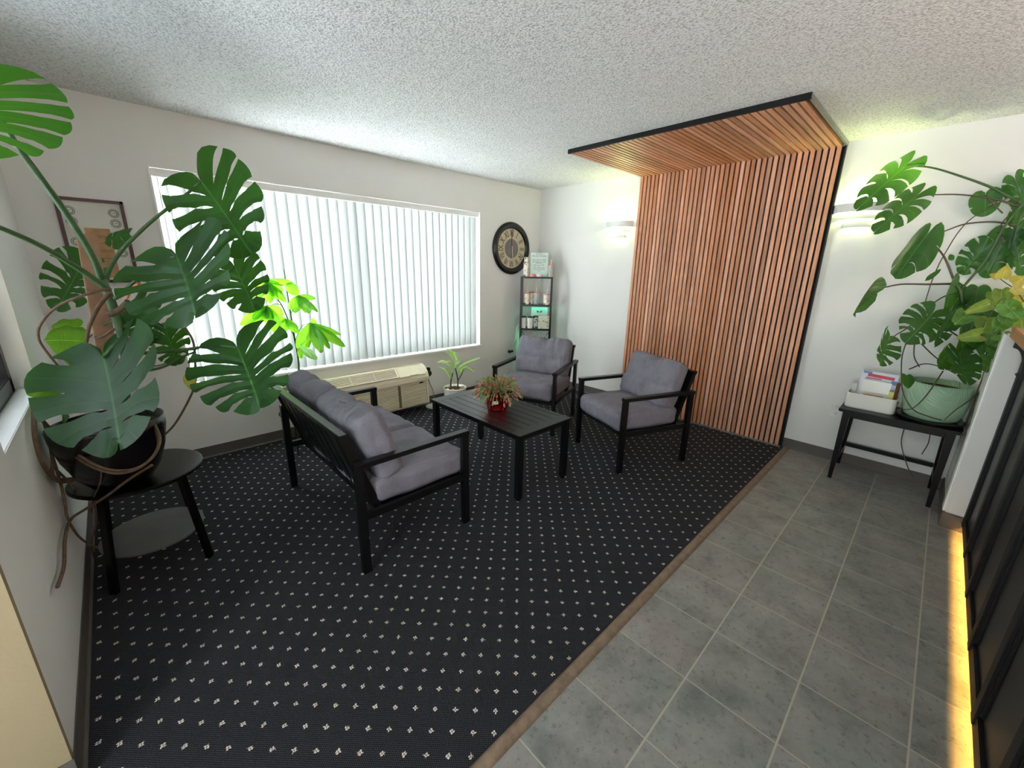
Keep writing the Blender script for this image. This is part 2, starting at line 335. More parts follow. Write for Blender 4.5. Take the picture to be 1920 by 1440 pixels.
# ---------------------------------------------------------------- mesh helpers
class MB:
    def __init__(self):
        self.bm = bmesh.new(); self.uv = None
    def v(self, p): return self.bm.verts.new(p)
    def face(self, vs):
        try: return self.bm.faces.new(vs)
        except ValueError: return None
    def box(self, c, s, mat=None, bev=0.0):
        x, y, z = (d / 2 for d in s); c = Vector(c)
        t = bmesh.new(); bmesh.ops.create_cube(t, size=1.0)
        for v in t.verts: v.co = Vector((v.co.x * s[0], v.co.y * s[1], v.co.z * s[2]))
        if bev: bmesh.ops.bevel(t, geom=t.edges[:], offset=bev, segments=2, affect='EDGES')
        M = Matrix.Translation(c) @ (mat.to_4x4() if mat else Matrix.Identity(4))
        self.merge(t, M); return self
    def merge(self, t, M=None):
        mp = {}
        for v in t.verts: mp[v] = self.bm.verts.new((M @ v.co) if M else v.co)
        for f in t.faces: self.face([mp[v] for v in f.verts])
        t.free()
    def bar(self, a, b, w, h, up=Vector((0, 0, 1)), bev=0.0):
        """rectangular bar from a to b; w across, h along 'up'"""
        a, b = Vector(a), Vector(b); d = (b - a); l = d.length; d.normalize()
        s = d.cross(up).normalized(); u = s.cross(d).normalized()
        R = Matrix((d, s, u)).transposed()
        return self.box((a + b) / 2, (l, w, h), R, bev)
    def tube(self, pts, rad, seg=8, caps=True):
        pts = [Vector(p) for p in pts]; n = len(pts)
        if isinstance(rad, (int, float)): rad = [rad] * n
        rings = []; ref = None
        for i, p in enumerate(pts):
            d = (pts[min(i + 1, n - 1)] - pts[max(i - 1, 0)]).normalized()
            if ref is None:
                ref = d.orthogonal().normalized()
            ref = (ref - d * ref.dot(d))
            ref = ref.normalized() if ref.length > 1e-6 else d.orthogonal().normalized()
            b = d.cross(ref)
            rings.append([self.v(p + (ref * math.cos(2 * PI * k / seg) + b * math.sin(2 * PI * k / seg)) * rad[i]) for k in range(seg)])
        for a, b in zip(rings, rings[1:]):
            for k in range(seg): self.face([a[k], a[(k + 1) % seg], b[(k + 1) % seg], b[k]])
        if caps: self.face(rings[0][::-1]); self.face(rings[-1])
        return self
    def lathe(self, prof, c=(0, 0, 0), seg=40, a0=0.0, a1=2 * PI, sy=1.0, axis=None):
        c = Vector(c); full = abs(a1 - a0 - 2 * PI) < 1e-6; n = seg if full else seg + 1
        R = axis.to_track_quat('Z', 'Y').to_matrix() if axis is not None else Matrix.Identity(3)
        rings = []
        for r, z in prof:
            rings.append([self.v(c + R @ Vector((r * math.cos(a0 + (a1 - a0) * k / seg), sy * r * math.sin(a0 + (a1 - a0) * k / seg), z))) for k in range(n)])
        for a, b in zip(rings, rings[1:]):
            for k in range(n if full else n - 1):
                j = (k + 1) % n; self.face([a[k], a[j], b[j], b[k]])
        return self
    def build(self, name, mat, parent=None, smooth=False, loc=None, weld=0.0, extra=None):
        if weld: bmesh.ops.remove_doubles(self.bm, verts=self.bm.verts[:], dist=weld)
        bmesh.ops.recalc_face_normals(self.bm, faces=self.bm.faces[:])
        me = bpy.data.meshes.new(name); self.bm.to_mesh(me); self.bm.free()
        me.materials.append(mat)
        if smooth: me.polygons.foreach_set('use_smooth', [True] * len(me.polygons))
        o = bpy.data.objects.new(name, me); COL.objects.link(o)
        if parent: o.parent = parent
        if loc: o.location = loc
        return o
def smooth_pts(pts, k=6):
    """catmull-rom through pts"""
    P = [Vector(p) for p in pts]; P = [2 * P[0] - P[1]] + P + [2 * P[-1] - P[-2]]; out = []
    for i in range(1, len(P) - 2):
        for j in range(k):
            t = j / k; a, b, c, d = P[i - 1], P[i], P[i + 1], P[i + 2]
            out.append(0.5 * ((2 * b) + (c - a) * t + (2 * a - 5 * b + 4 * c - d) * t * t + (3 * b - a - 3 * c + d) * t ** 3))
    out.append(P[-2]); return out
def tag(o, label, cat, group=None, kind=None):
    if label: o['label'] = label
    if cat: o['category'] = cat
    if group: o['group'] = group
    if kind: o['kind'] = kind
    return o
def thing(name, label, cat, loc=(0, 0, 0), rz=0, group=None):
    o = bpy.data.objects.new(name, None); COL.objects.link(o); o.location = loc; o.rotation_euler = (0, 0, rz)
    o.empty_display_size = 0.1
    return tag(o, label, cat, group)
def struct(o):
    o['kind'] = 'structure'; return o
def lab(o, s): o['label'] = s; return o
def copy_tree(o, parent=None):
    c = o.copy(); COL.objects.link(c); c.parent = parent
    for ch in [x for x in bpy.data.objects if x.parent == o]: copy_tree(ch, c)
    return c
def quad(name, pts, mat, parent=None):
    b = MB(); b.face([b.v(p) for p in pts]); return b.build(name, mat, parent)
def text(name, s, size, mat, parent, loc, rot, ext=0.0006, align='CENTER', sx=1.0, off=0.0):
    c = bpy.data.curves.new(name, 'FONT'); c.body = s; c.size = size; c.extrude = ext; c.align_x = align; c.align_y = 'CENTER'
    c.resolution_u = 2; c.offset = off
    c.materials.append(mat); o = bpy.data.objects.new(name, c); COL.objects.link(o)
    bpy.context.view_layer.update()
    me = bpy.data.meshes.new_from_object(o.evaluated_get(bpy.context.evaluated_depsgraph_get())); bpy.data.objects.remove(o); bpy.data.curves.remove(c)
    o = bpy.data.objects.new(name, me); COL.objects.link(o)
    if not me.materials: me.materials.append(mat)
    o.parent = parent; o.location = loc; o.rotation_euler = rot; o.scale = (sx, 1, 1); return o

# ================================================================ SETTING
# floor: dotted carpet and slate tiles
b = MB(); b.box(((XW + XE) / 2, (0.31 + YN) / 2, -0.05), (XE - XW, YN - 0.31, 0.1)); struct(b.build('floor', m_carpet)); bpy.data.objects['floor']['label'] = 'dark carpet with a grid of small pale dots'
b = MB(); b.box((-2.02, -1.195, -0.05), (5.95, 3.01, 0.1)); b.box((-4.24, 0.71, -0.05), (1.54, 0.8, 0.1)); struct(b.build('floor', m_tile)); 
bpy.data.objects['floor.001']['label'] = 'grey slate tiles with pale grout'
b = MB()
prof = [(0.286, 0.0), (0.290, 0.006), (0.300, 0.012), (0.312, 0.014), (0.324, 0.011), (0.333, 0.004), (0.334, 0.0)]
for (y0, z0), (y1, z1) in zip(prof, prof[1:]):
    b.face([b.v((XW, y0, z0)), b.v((XE - 0.005, y0, z0)), b.v((XE - 0.005, y1, z1)), b.v((XW, y1, z1))])
struct(b.build('trim_1', m_strip, smooth=True, weld=1e-5))
# ceiling
b = MB(); b.box((-2.02, 0.35, H + 0.05), (6.1, 6.2, 0.1)); struct(b.build('ceiling', m_ceil))
# window wall (north) with the wide opening
WX0, WX1, WZ0, WZ1 = -2.829, -0.040, 0.592, 2.087
T = 0.2
b = MB()
b.box(((XW - T + WX0) / 2, YN + T / 2, H / 2), (WX0 - XW + T, T, H)); b.box(((XE + T + WX1) / 2, YN + T / 2, H / 2), (XE + T - WX1, T, H))
b.box(((WX0 + WX1) / 2, YN + T / 2, WZ0 / 2), (WX1 - WX0, T, WZ0)); b.box(((WX0 + WX1) / 2, YN + T / 2, (WZ1 + H) / 2), (WX1 - WX0, T, H - WZ1))
struct(b.build('wall_north', m_wall))
# east wall
b = MB(); b.box((XE + T / 2, 0.4, H / 2), (T, 6.0, H)); struct(b.build('wall_east', m_wall))
# west wall with its window, and the return beside the camera
SY0, SY1, SZ0, SZ1 = 1.49, 2.40, 0.92, 2.12
b = MB()
b.box((XW - T / 2, (1.09 + SY0) / 2, H / 2), (T, SY0 - 1.09, H)); b.box((XW - T / 2, (SY1 + YN) / 2, H / 2), (T, YN - SY1, H))
b.box((XW - T / 2, (SY0 + SY1) / 2, SZ0 / 2), (T, SY1 - SY0, SZ0)); b.box((XW - T / 2, (SY0 + SY1) / 2, (SZ1 + H) / 2), (T, SY1 - SY0, H - SZ1))
struct(b.build('wall_west', m_wall))
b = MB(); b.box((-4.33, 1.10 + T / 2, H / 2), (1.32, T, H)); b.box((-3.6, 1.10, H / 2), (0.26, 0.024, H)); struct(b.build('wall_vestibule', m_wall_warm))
b = MB(); b.box((-5.1, 0.70, H / 2), (T, 1.2, H)); b.box((-5.1, -1.85, H / 2), (T, 1.9, H)); b.box((-5.1, -0.4, 2.29), (T, 1.0, 0.3)); struct(b.build('wall_entrance', m_wall))
b = MB(); b.box((-2.02, -2.75, H / 2), (6.2, T, H)); struct(b.build('wall_south', m_wall))
# wing wall between seating bench and counter
b = MB(); b.box(((0.325 + XE) / 2, -0.7085, 0.60), (XE - 0.325, 0.097, 1.20), None, 0.006); struct(b.build('wall_wing', m_wall))
# baseboards
def baseboard(name, a, c, nrm, h=0.09):
    a, c, nrm = Vector(a), Vector(c), Vector(nrm); b = MB()
    pr = [(0.001, h), (0.004, h), (0.0045, 0.012), (0.012, 0.003), (0.013, 0.0)]
    r0 = [b.v(a + nrm * d + Vector((0, 0, z))) for d, z in pr]; r1 = [b.v(c + nrm * d + Vector((0, 0, z))) for d, z in pr]
    for i in range(len(pr) - 1): b.face([r0[i], r1[i], r1[i + 1], r0[i + 1]])
    return struct(b.build(name, m_base, smooth=False))
baseboard('baseboard_north', (XW, YN, 0), (XE, YN, 0), (0, -1, 0))
baseboard('baseboard_east', (XE, 2.02, 0), (XE, YN, 0), (-1, 0, 0))
baseboard('baseboard_east', (XE, -0.66, 0), (XE, 0.355, 0), (-1, 0, 0))
baseboard('baseboard_west', (XW, 1.09, 0), (XW, YN, 0), (1, 0, 0), 0.1)
baseboard('baseboard_vestibule', (-5.0, 1.087, 0), (XW + 0.004, 1.087, 0), (0, -1, 0), 0.1)
bb = MB(); bb.box((0.318, -0.705, 0.05), (0.012, 0.106, 0.1), None, 0.004); bb.box((0.64, -0.655, 0.05), (0.63, 0.008, 0.1)); struct(bb.build('baseboard_wing', m_base))
# vertical trims on the north side of the wing wall
b = MB(); b.box((0.375, -0.654, 0.65), (0.10, 0.012, 1.1), None, 0.004); struct(b.build('trim_2', m_white))

# window 1: reveal, frame, mullions, panes, sill
w1 = struct(thing('window_1', None, None)); del w1['kind']; w1['kind'] = 'structure'
b = MB(); yf = YN + 0.15
for (x, z, sx_, sz_) in [((WX0 + WX1) / 2, WZ0 + 0.02, WX1 - WX0, 0.04), ((WX0 + WX1) / 2, WZ1 - 0.02, WX1 - WX0, 0.04), (WX0 + 0.02, (WZ0 + WZ1) / 2, 0.04, WZ1 - WZ0), (WX1 - 0.02, (WZ0 + WZ1) / 2, 0.04, WZ1 - WZ0), ((WX0 + WX1) / 2, (WZ0 + WZ1) / 2, 0.05, WZ1 - WZ0)]:
    b.box((x, yf, z), (sx_, 0.05, sz_))
b.build('window_frame', m_white, w1)
b = MB(); b.box(((WX0 + WX1) / 2, yf, (WZ0 + WZ1) / 2), (WX1 - WX0 - 0.06, 0.006, WZ1 - WZ0 - 0.06)); b.build('glass_pane', m_glass, w1)
b = MB(); b.box(((WX0 + WX1) / 2, YN + 0.06, WZ0 - 0.006), (WX1 - WX0 + 0.05, 0.17, 0.020), None, 0.004); b.build('window_sill', m_white, w1)
b = MB()
b.box((WX0 - 0.004, YN - 0.002, (WZ0 + WZ1) / 2), (0.012, 0.014, WZ1 - WZ0)); b.box((WX1 + 0.004, YN - 0.002, (WZ0 + WZ1) / 2), (0.012, 0.014, WZ1 - WZ0))
b.build('corner_bead', m_white, w1)
# vertical blinds
bl = thing('vertical_blinds', 'white vertical slat blinds hanging across the wide window', 'blinds', (0, 0, 0))
b = MB(); b.box(((WX0 + WX1) / 2, YN + 0.035, WZ1 - 0.030), (WX1 - WX0 - 0.01, 0.045, 0.050), None, 0.003); b.build('headrail', m_white, bl)
xs = []; x = WX0 + 0.055
th = math.radians(20)
first = None; i = 0
rng = random.Random(4)
while x < WX1 - 0.02:
    a = math.radians(28 - 20 * min(1, (x - WX0) / 2.3)) + rng.uniform(-0.04, 0.04)
    if i == 0: a = math.radians(55)
    if first is None:
        bb = MB(); n = 6; W2 = 0.0445
        cols = []
        for k in range(n + 1):
            s = -1 + 2 * k / n; px = s * W2; py = 0.006 * (1 - s * s)
            cols.append((bb.v((px, py, 0.0)), bb.v((px, py, -1.435))))
        for c0, c1 in zip(cols, cols[1:]): bb.face([c0[0], c1[0], c1[1], c0[1]])
        first = bb.build('blind_slat', m_blind, bl, smooth=True); o = first
    else:
        o = first.copy(); COL.objects.link(o)
    o.location = (x, YN + 0.045, WZ1 - 0.052); o.rotation_euler = (0, 0, -a)
    x += 0.081; i += 1
b = MB(); b.tube([(WX0 + 0.03, YN + 0.0, WZ1 - 0.06), (WX0 + 0.032, YN + 0.0, 1.0)], 0.0025, 6); b.build('pull_cord', m_white, bl)

# window 2 (west, dark frame) 
w2 = thing('window_2', None, None); w2['kind'] = 'structure'
b = MB(); xf = XW - 0.10
for (y, z, sy_, sz_) in [((SY0 + SY1) / 2, SZ0 + 0.035, SY1 - SY0, 0.07), ((SY0 + SY1) / 2, SZ1 - 0.035, SY1 - SY0, 0.07), (SY0 + 0.03, (SZ0 + SZ1) / 2, 0.06, SZ1 - SZ0), (SY1 - 0.03, (SZ0 + SZ1) / 2, 0.06, SZ1 - SZ0)]:
    b.box((xf, y, z), (0.07, sy_, sz_), None, 0.004)
b.build('window_frame', m_darkframe, w2)
b = MB(); b.box((xf - 0.01, (SY0 + SY1) / 2, (SZ0 + SZ1) / 2), (0.006, SY1 - SY0 - 0.1, SZ1 - SZ0 - 0.12)); b.build('glass_pane', m_glass_tint, w2)
b = MB(); b.box((XW - 0.028, (SY0 + SY1) / 2, SZ0 + 0.002), (0.062, SY1 - SY0, 0.010), None, 0.003); b.build('window_sill', m_white, w2)
# entrance door (behind and left of the camera), unseen, added as a daylight source
d1 = thing('door_1', None, None); d1['kind'] = 'structure'
b = MB()
for (y, z, sy_, sz_) in [(-0.4, 0.05, 1.0, 0.1), (-0.4, 2.1, 1.0, 0.08), (-0.87, 1.07, 0.07, 2.14), (0.07, 1.07, 0.07, 2.14), (-0.4, 1.0, 0.9, 0.08)]:
    b.box((-5.05, y, z), (0.06, sy_, sz_))
b.build('door_frame', m_darkframe, d1)
b = MB(); b.box((-5.05, -0.4, 1.07), (0.006, 0.9, 2.0)); b.build('glass_pane', m_glass, d1)

# ================================================================ SLAT FEATURE
PY0, PY1 = 0.357, 2.005
NS = int((PY1 - PY0) / PITCH_S)
yc0 = (math.floor(PY0 / PITCH_S) + 1) * PITCH_S
sp = thing('slat_wall_panel', 'floor-to-ceiling brown wooden slat panel on the sconce wall', 'wall panel', (XE, 1.18, 0))
def rel(o, b, name, mat, **k):  # build with world coordinates under an unrotated empty
    for v in b.bm.verts: v.co -= o.location
    return b.build(name, mat, o, **k)
def rel0(b, name, mat, parent, **k):
    o = b.build(name, mat, parent, **k); o.matrix_parent_inverse = Matrix.Translation(parent.location).inverted(); return o
b = MB(); b.box((XE - 0.006, (PY0 + PY1) / 2, (0.012 + H - 0.03) / 2), (0.010, PY1 - PY0, H - 0.042)); rel0(b, 'felt_backing', m_felt, sp)
b = MB(); n = 0
y = PY1 - 0.0135 - 0.004
ys = []
k0 = math.ceil((PY0 + 0.004) / PITCH_S); k = k0
while (k + 0.82) * PITCH_S < PY1:
    ys.append((k + 0.5) * PITCH_S); k += 1
for y in ys: b.box((XE - 0.023, y, (0.014 + H - 0.033) / 2), (0.024, 0.0275, H - 0.047))
rel0(b, 'slats', m_slat, sp)
b = MB(); b.box((XE - 0.019, PY0 - 0.004, (0.012 + H - 0.002) / 2), (0.034, 0.010, H - 0.014)); rel0(b, 'edge_trim', m_black, sp)
b = MB(); b.box((XE - 0.024, (PY0 + PY1) / 2, 0.006), (0.040, PY1 - PY0, 0.012), None, 0.003); lab(rel0(b, 'bottom_strip', m_alu, sp), 'pale grey strip at the foot')
cp = thing('slat_ceiling_panel', 'brown wooden slat canopy fixed to the ceiling above the slat wall', 'ceiling panel', (0.36, 1.18, H))
CX0 = -0.235
b = MB(); b.box(((CX0 + XE) / 2, (PY0 + PY1) / 2, H - 0.006), (XE - CX0, PY1 - PY0, 0.010)); rel0(b, 'felt_backing', m_felt, cp)
b = MB()
for y in ys: b.box(((CX0 + 0.018 + XE - 0.012) / 2, y, H - 0.022), (XE - CX0 - 0.030, 0.0275, 0.022))
rel0(b, 'slats', m_slat, cp)
b = MB(); b.box((CX0, (PY0 + PY1) / 2 - 0.002, H - 0.017), (0.016, PY1 - PY0 + 0.02, 0.032)); rel0(b, 'front_trim', m_black, cp)
b = MB(); b.box(((CX0 + XE) / 2, PY0 - 0.006, H - 0.017), (XE - CX0 + 0.01, 0.014, 0.032), None, 0.004); lab(rel0(b, 'side_trim', m_alu, cp), 'grey metal trim along the side edge')

# ================================================================ SCONCES
def sconce(y, label):
    o = thing('wall_sconce', label, 'wall lamp', (XE, y, 1.835), 0, 'stepped white wall sconces')
    def tier(r, z0, z1, d):
        b = MB(); seg = 28
        for rr in (1.0,):
            prof = [(r, z0), (r, z1), (r - 0.008, z1), (r - 0.008, z0), (r, z0)]
        b.lathe([(p, z) for p, z in prof], (0, 0, 0), seg, PI / 2, 3 * PI / 2, 1.0)
        for v in b.bm.verts: v.co.x *= d / r
        # flat returns to the wall
        return b.build('tier', m_plaster, o, smooth=False)
    tier(0.156, 0.105, 0.165, 0.105); tier(0.122, 0.055, 0.098, 0.085); tier(0.088, 0.0, 0.046, 0.065)
    b = MB(); b.box((-0.004, 0, 0.08), (0.008, 0.14, 0.14)); b.build('back_plate', m_plaster, o)
    b = MB(); b.lathe([(0.001, 0.0), (0.016, 0.006), (0.022, 0.03), (0.016, 0.055), (0.001, 0.062)], (-0.045, 0, 0.078), 14); b.build('bulb', m_bulb, o, smooth=True)
    point_light('sconce_light', (XE - 0.05, y, 1.835 + 0.150), 0.95, (0.84, 1.0, 0.36), 0.02)
    return o
sconce(2.22, 'stepped white wall sconce left of the slat wall, near the corner')
sconce(0.19, 'stepped white wall sconce right of the slat wall, behind a leaf')

# ================================================================ SEATING
def cushion(cx, cy, cz, sx_, sy_, sz_, tilt=0.0, seed=0, pinch=False, puff=0.016):
    """soft rounded block with wrinkles, optional vertical gathers in the middle (back cushion)"""
    t = bmesh.new(); bmesh.ops.create_cube(t, size=2.0); bmesh.ops.subdivide_edges(t, edges=t.edges[:], cuts=27, use_grid_fill=True)
    rad = 0.045; rg = Vector((seed * 3.1, seed * 1.7, seed))
    hs = Vector((sx_ / 2, sy_ / 2, sz_ / 2)); R = Matrix.Rotation(tilt, 4, 'Y')
    for v in t.verts:
        q = v.co.copy()
        p = Vector((q.x * hs.x, q.y * hs.y, q.z * hs.z))
        inner = Vector([max(-(h - rad), min(h - rad, c)) for c, h in zip(p, hs)])
        d = p - inner
        if d.length > 1e-6: p = inner + d.normalized() * min(rad, d.length)
        thin = 2 if sz_ < sx_ else 0
        other = [a for a in (0, 1, 2) if a != thin]
        e = (1 - q[other[0]] ** 2) * (1 - q[other[1]] ** 2)
        p[thin] += math.copysign(puff * e ** 0.6, q[thin]) if abs(q[thin]) > 0.9 else 0
        w = noise.noise(Vector((p.x * 9, p.y * 9, p.z * 9)) + rg) * 0.008 + noise.noise(Vector((p.x * 7, p.y * 30, p.z * 8)) + rg) * 0.0065 * (0.4 + 0.6 * max(abs(q.x), abs(q.z)) ** 4)
        p += Vector((q.x, q.y, q.z)).normalized() * w
        if pinch and thin == 0:
            g = math.exp(-((q.y - 0.05) / 0.13) ** 2) * max(0, q.z)
            p.z -= 0.018 * g; p.x -= 0.02 * g * (1 if q.x > 0 else -0.4)
            p.x -= 0.012 * math.exp(-((q.z + 0.15) / 0.12) ** 2) * (1 if q.x > 0 else 0)
        v.co = (R @ p) + Vector((cx, cy, cz))
    b = MB(); b.merge(t); return b
def lounge(name, label, cat, W, loc, rz, ncush, group=None):
    """metal framed lounge seat; local +x is the front"""
    o = thing(name, label, cat, loc, rz, group); hw = W / 2; D2 = 0.318; LX, LY = 0.042, 0.030
    leg0 = None
    for sx_ in (1, -1):
        for sy_ in (1, -1):
            if leg0 is None:
                b = MB(); b.box((0, 0, 0.287), (LX, LY, 0.574), None, 0.002); leg0 = b.build('leg', m_metal, o); l = leg0
            else: l = leg0.copy(); COL.objects.link(l)
            l.location = (sx_ * (D2 - 0.006), sy_ * hw, 0)
    for sy_ in (1, -1):
        b = MB(); b.box((0, sy_ * hw, 0.587), (0.665, 0.046, 0.026), None, 0.002); b.build('armrest', m_metal, o)
    b = MB()
    for sy_ in (1, -1): b.box((0, sy_ * hw, 0.312), (0.60, 0.024, 0.038), None, 0.002)
    b.box((0.29, 0, 0.304), (0.030, W - 0.02, 0.034), None, 0.002); b.box((-0.205, 0, 0.304), (0.030, W - 0.02, 0.030), None, 0.002)
    nn = 4 if W < 0.8 else 8
    for k in range(nn):
        yy = -hw + W * (k + 0.5) / nn; b.box((0.04, yy, 0.30), (0.50, 0.03, 0.012))
    b.build('seat_frame', m_metal, o)
    b = MB(); x0, z0, x1, z1 = -0.205, 0.30, -0.352, 0.725
    b.box((x1 - 0.002, 0, z1 + 0.008), (0.040, W - 0.055, 0.024), None, 0.002)
    for sy_ in (1, -1): b.bar((x0, sy_ * (hw - 0.045), z0), (x1, sy_ * (hw - 0.045), z1), 0.026, 0.034, Vector((1, 0, 0)))
    for k in range(nn + 1):
        yy = -hw + 0.10 + (W - 0.20) * k / nn; b.bar((x0 - 0.002, yy, z0), (x1 - 0.002, yy, z1), 0.086 if nn == 8 else 0.075, 0.008, Vector((1, 0, 0)))
    b.build('back_frame', m_metal, o)
    cw = (W - 0.035) / ncush
    for k in range(ncush):
        yc = -hw + 0.0175 + cw * (k + 0.5)
        cushion(0.055, yc, 0.395, 0.575, cw - 0.004, 0.145, 0, 3 * k + 1).build('seat_cushion', m_fabric, o, smooth=True)
        cushion(-0.176, yc, 0.632, 0.146, cw - 0.008, 0.385, math.radians(-19), 3 * k + 2, True, 0.022).build('back_cushion', m_fabric, o, smooth=True)
    return o
lounge('loveseat', 'two-seat black metal sofa with grey cushions, its back to the camera', 'sofa', 1.135, (-2.152, 1.921, 0), 0, 2)
chA = lounge('lounge_chair', 'black metal armchair with grey cushions in front of the slat wall', 'armchair', 0.606, (-0.189, 1.232, 0), math.radians(158.4), 1, 'grey cushioned metal armchairs')
chB = copy_tree(chA); chB.location = (-0.236, 2.274, 0); chB.rotation_euler = (0, 0, math.radians(200.8))
tag(chB, 'black metal armchair with grey cushions in front of the corner shelf', 'armchair', 'grey cushioned metal armchairs')

# coffee table
ct = thing('coffee_table', 'low black slatted metal coffee table between the seats', 'coffee table', (-1.20, 1.785, 0))
b = MB(); L2, W2 = 0.505, 0.262; ZT = 0.468
b.box((0, -L2 + 0.045, ZT), (2 * W2, 0.09, 0.014), None, 0.002); b.box((0, L2 - 0.045, ZT), (2 * W2, 0.09, 0.014), None, 0.002)
b.box((-W2 + 0.022, 0, ZT), (0.044, 2 * L2 - 0.18, 0.014), None, 0.0015); b.box((W2 - 0.022, 0, ZT), (0.044, 2 * L2 - 0.18, 0.014), None, 0.0015)
inner = 2 * W2 - 0.088; ns = 6; pw = inner / ns
for k in range(ns): b.box((-inner / 2 + pw * (k + 0.5), 0, ZT), (pw - 0.005, 2 * L2 - 0.18 + 0.002, 0.013))
b.box((0, 0, ZT - 0.012), (2 * W2 - 0.05, 0.05, 0.01))
b.build('tabletop', m_metal, ct)
b = MB()
for s in (1, -1):
    b.box((s * (W2 - 0.028), 0, ZT - 0.022), (0.018, 2 * L2 - 0.06, 0.030)); b.box((0, s * (L2 - 0.028), ZT - 0.022), (2 * W2 - 0.06, 0.018, 0.030))
b.build('apron', m_metal, ct)
l0 = None
for sx_ in (1, -1):
    for sy_ in (1, -1):
        if l0 is None:
            b = MB(); b.box((0, 0, 0.238), (0.042, 0.042, 0.444), None, 0.002); l0 = b.build('leg', m_metal, ct); l = l0
            b = MB(); b.lathe([(0.001, 0), (0.016, 0), (0.018, 0.016), (0.001, 0.018)], (0, 0, 0), 12); f0 = b.build('foot', m_black, l)
        else:
            l = l0.copy(); COL.objects.link(l); f = f0.copy(); COL.objects.link(f); f.parent = l
        l.location = (sx_ * (W2 - 0.030), sy_ * (L2 - 0.030), 0)
# ================================================================ MORE (appended below)

# ================================================================ WALL HEATER (through-wall unit)
ac = thing('wall_heater', 'cream through-wall heating and cooling unit under the wide window', 'air conditioner', (-1.42, YN, 0))
AX = 0.545
prof = [(0.0, 0.492), (-0.055, 0.490), (-0.105, 0.468), (-0.150, 0.425), (-0.172, 0.375), (-0.176, 0.345), (-0.150, 0.340), (-0.145, 0.330), (-0.165, 0.085), (-0.160, 0.075), (0.0, 0.075)]
b = MB()
L0 = [b.v((-AX, y, z)) for y, z in prof]; R0 = [b.v((AX, y, z)) for y, z in prof]
for i in range(len(prof)): j = (i + 1) % len(prof); b.face([L0[i], L0[j], R0[j], R0[i]])
b.face(L0); b.face(R0[::-1]); b.build('body', m_cream, ac)
b = MB()
for k in range(15):
    z = 0.100 + k * 0.0155
    for (xa, xb) in ((-AX + 0.01, 0.185), (0.215, AX - 0.03)):
        y = -0.1665 + (z - 0.085) / 0.245 * 0.018
        b.box(((xa + xb) / 2, y - 0.003, z), (xb - xa, 0.012, 0.0098), Matrix.Rotation(0.5, 3, 'X'))
b.build('front_grille', m_cream, ac)
b = MB(); b.box((0, -0.1595, 0.208), (2 * AX - 0.05, 0.004, 0.23), Matrix.Rotation(-0.073, 3, 'X')); b.build('grille_shade', m_grille_shade, ac)
# top air outlet on the sloping shoulder
nrm = Vector((0, -0.70, 0.72)).normalized(); mid = Vector((-0.16, -0.123, 0.452)); up = Vector((0, -0.72, -0.70))
Rt = Matrix((Vector((1, 0, 0)), -up.normalized(), nrm)).transposed()
b = MB(); b.box(mid + nrm * 0.001, (0.70, 0.092, 0.006), Rt); b.build('outlet_shade', m_grille_shade, ac)
b = MB()
for k in range(6):
    c = mid + nrm * 0.006 + up.normalized() * (-0.036 + k * 0.0145)
    b.box(c, (0.69, 0.0065, 0.007), Rt)
for xx in (-0.2, 0.03): b.box(mid + nrm * 0.005 + Vector((xx + 0.09, 0, 0)), (0.006, 0.088, 0.006), Rt)
b.build('air_louvres', m_cream, ac)
b = MB()
for dx, w in ((-0.355, 0.02), (0.355, 0.02)): b.box(mid + nrm * 0.005 + Vector((dx, 0, 0)), (w, 0.10, 0.010), Rt, 0.002)
b.box(mid + nrm * 0.005 + up.normalized() * 0.052, (0.73, 0.012, 0.010), Rt, 0.002); b.box(mid + nrm * 0.004 - up.normalized() * 0.052, (0.73, 0.012, 0.010), Rt, 0.002)
b.build('outlet_frame', m_cream, ac)
b = MB(); b.box((0.36, -0.128, 0.448), (0.30, 0.115, 0.006), Rt, 0.002); b.box((0.375, -0.166, 0.418), (0.10, 0.014, 0.010), Rt, 0.004); b.build('control_flap', m_cream, ac)
b = MB(); b.box((0.455, -0.162, 0.318), (0.045, 0.008, 0.016), None, 0.003); b.build('badge', m_slot, ac)
# power cord and plug of the heater
pc = thing('heater_power_cord', 'dark round plug and pale cord on the wall beside the heater', 'plug', (-0.80, YN, 0.37))
b = MB(); b.box((0.0, -0.004, 0.0), (0.085, 0.008, 0.125), None, 0.002); lab(b.build('outlet_plate', m_outlet, pc), 'white wall plate')
b = MB(); b.box((0.002, -0.022, 0.012), (0.062, 0.030, 0.09), None, 0.006); b.lathe([(0.001, 0.03), (0.028, 0.03), (0.034, 0.02), (0.034, 0.0)], (0.004, -0.03, -0.004), 20, axis=Vector((0, -1, 0))); b.build('plug', m_slot, pc, smooth=False)
b = MB(); b.tube(smooth_pts([(0.0, -0.035, -0.04), (0.012, -0.04, -0.11), (0.045, -0.045, -0.20), (0.058, -0.05, -0.30), (0.04, -0.05, -0.362)]), 0.0052, 8); b.build('cord', m_alu, pc, smooth=True)

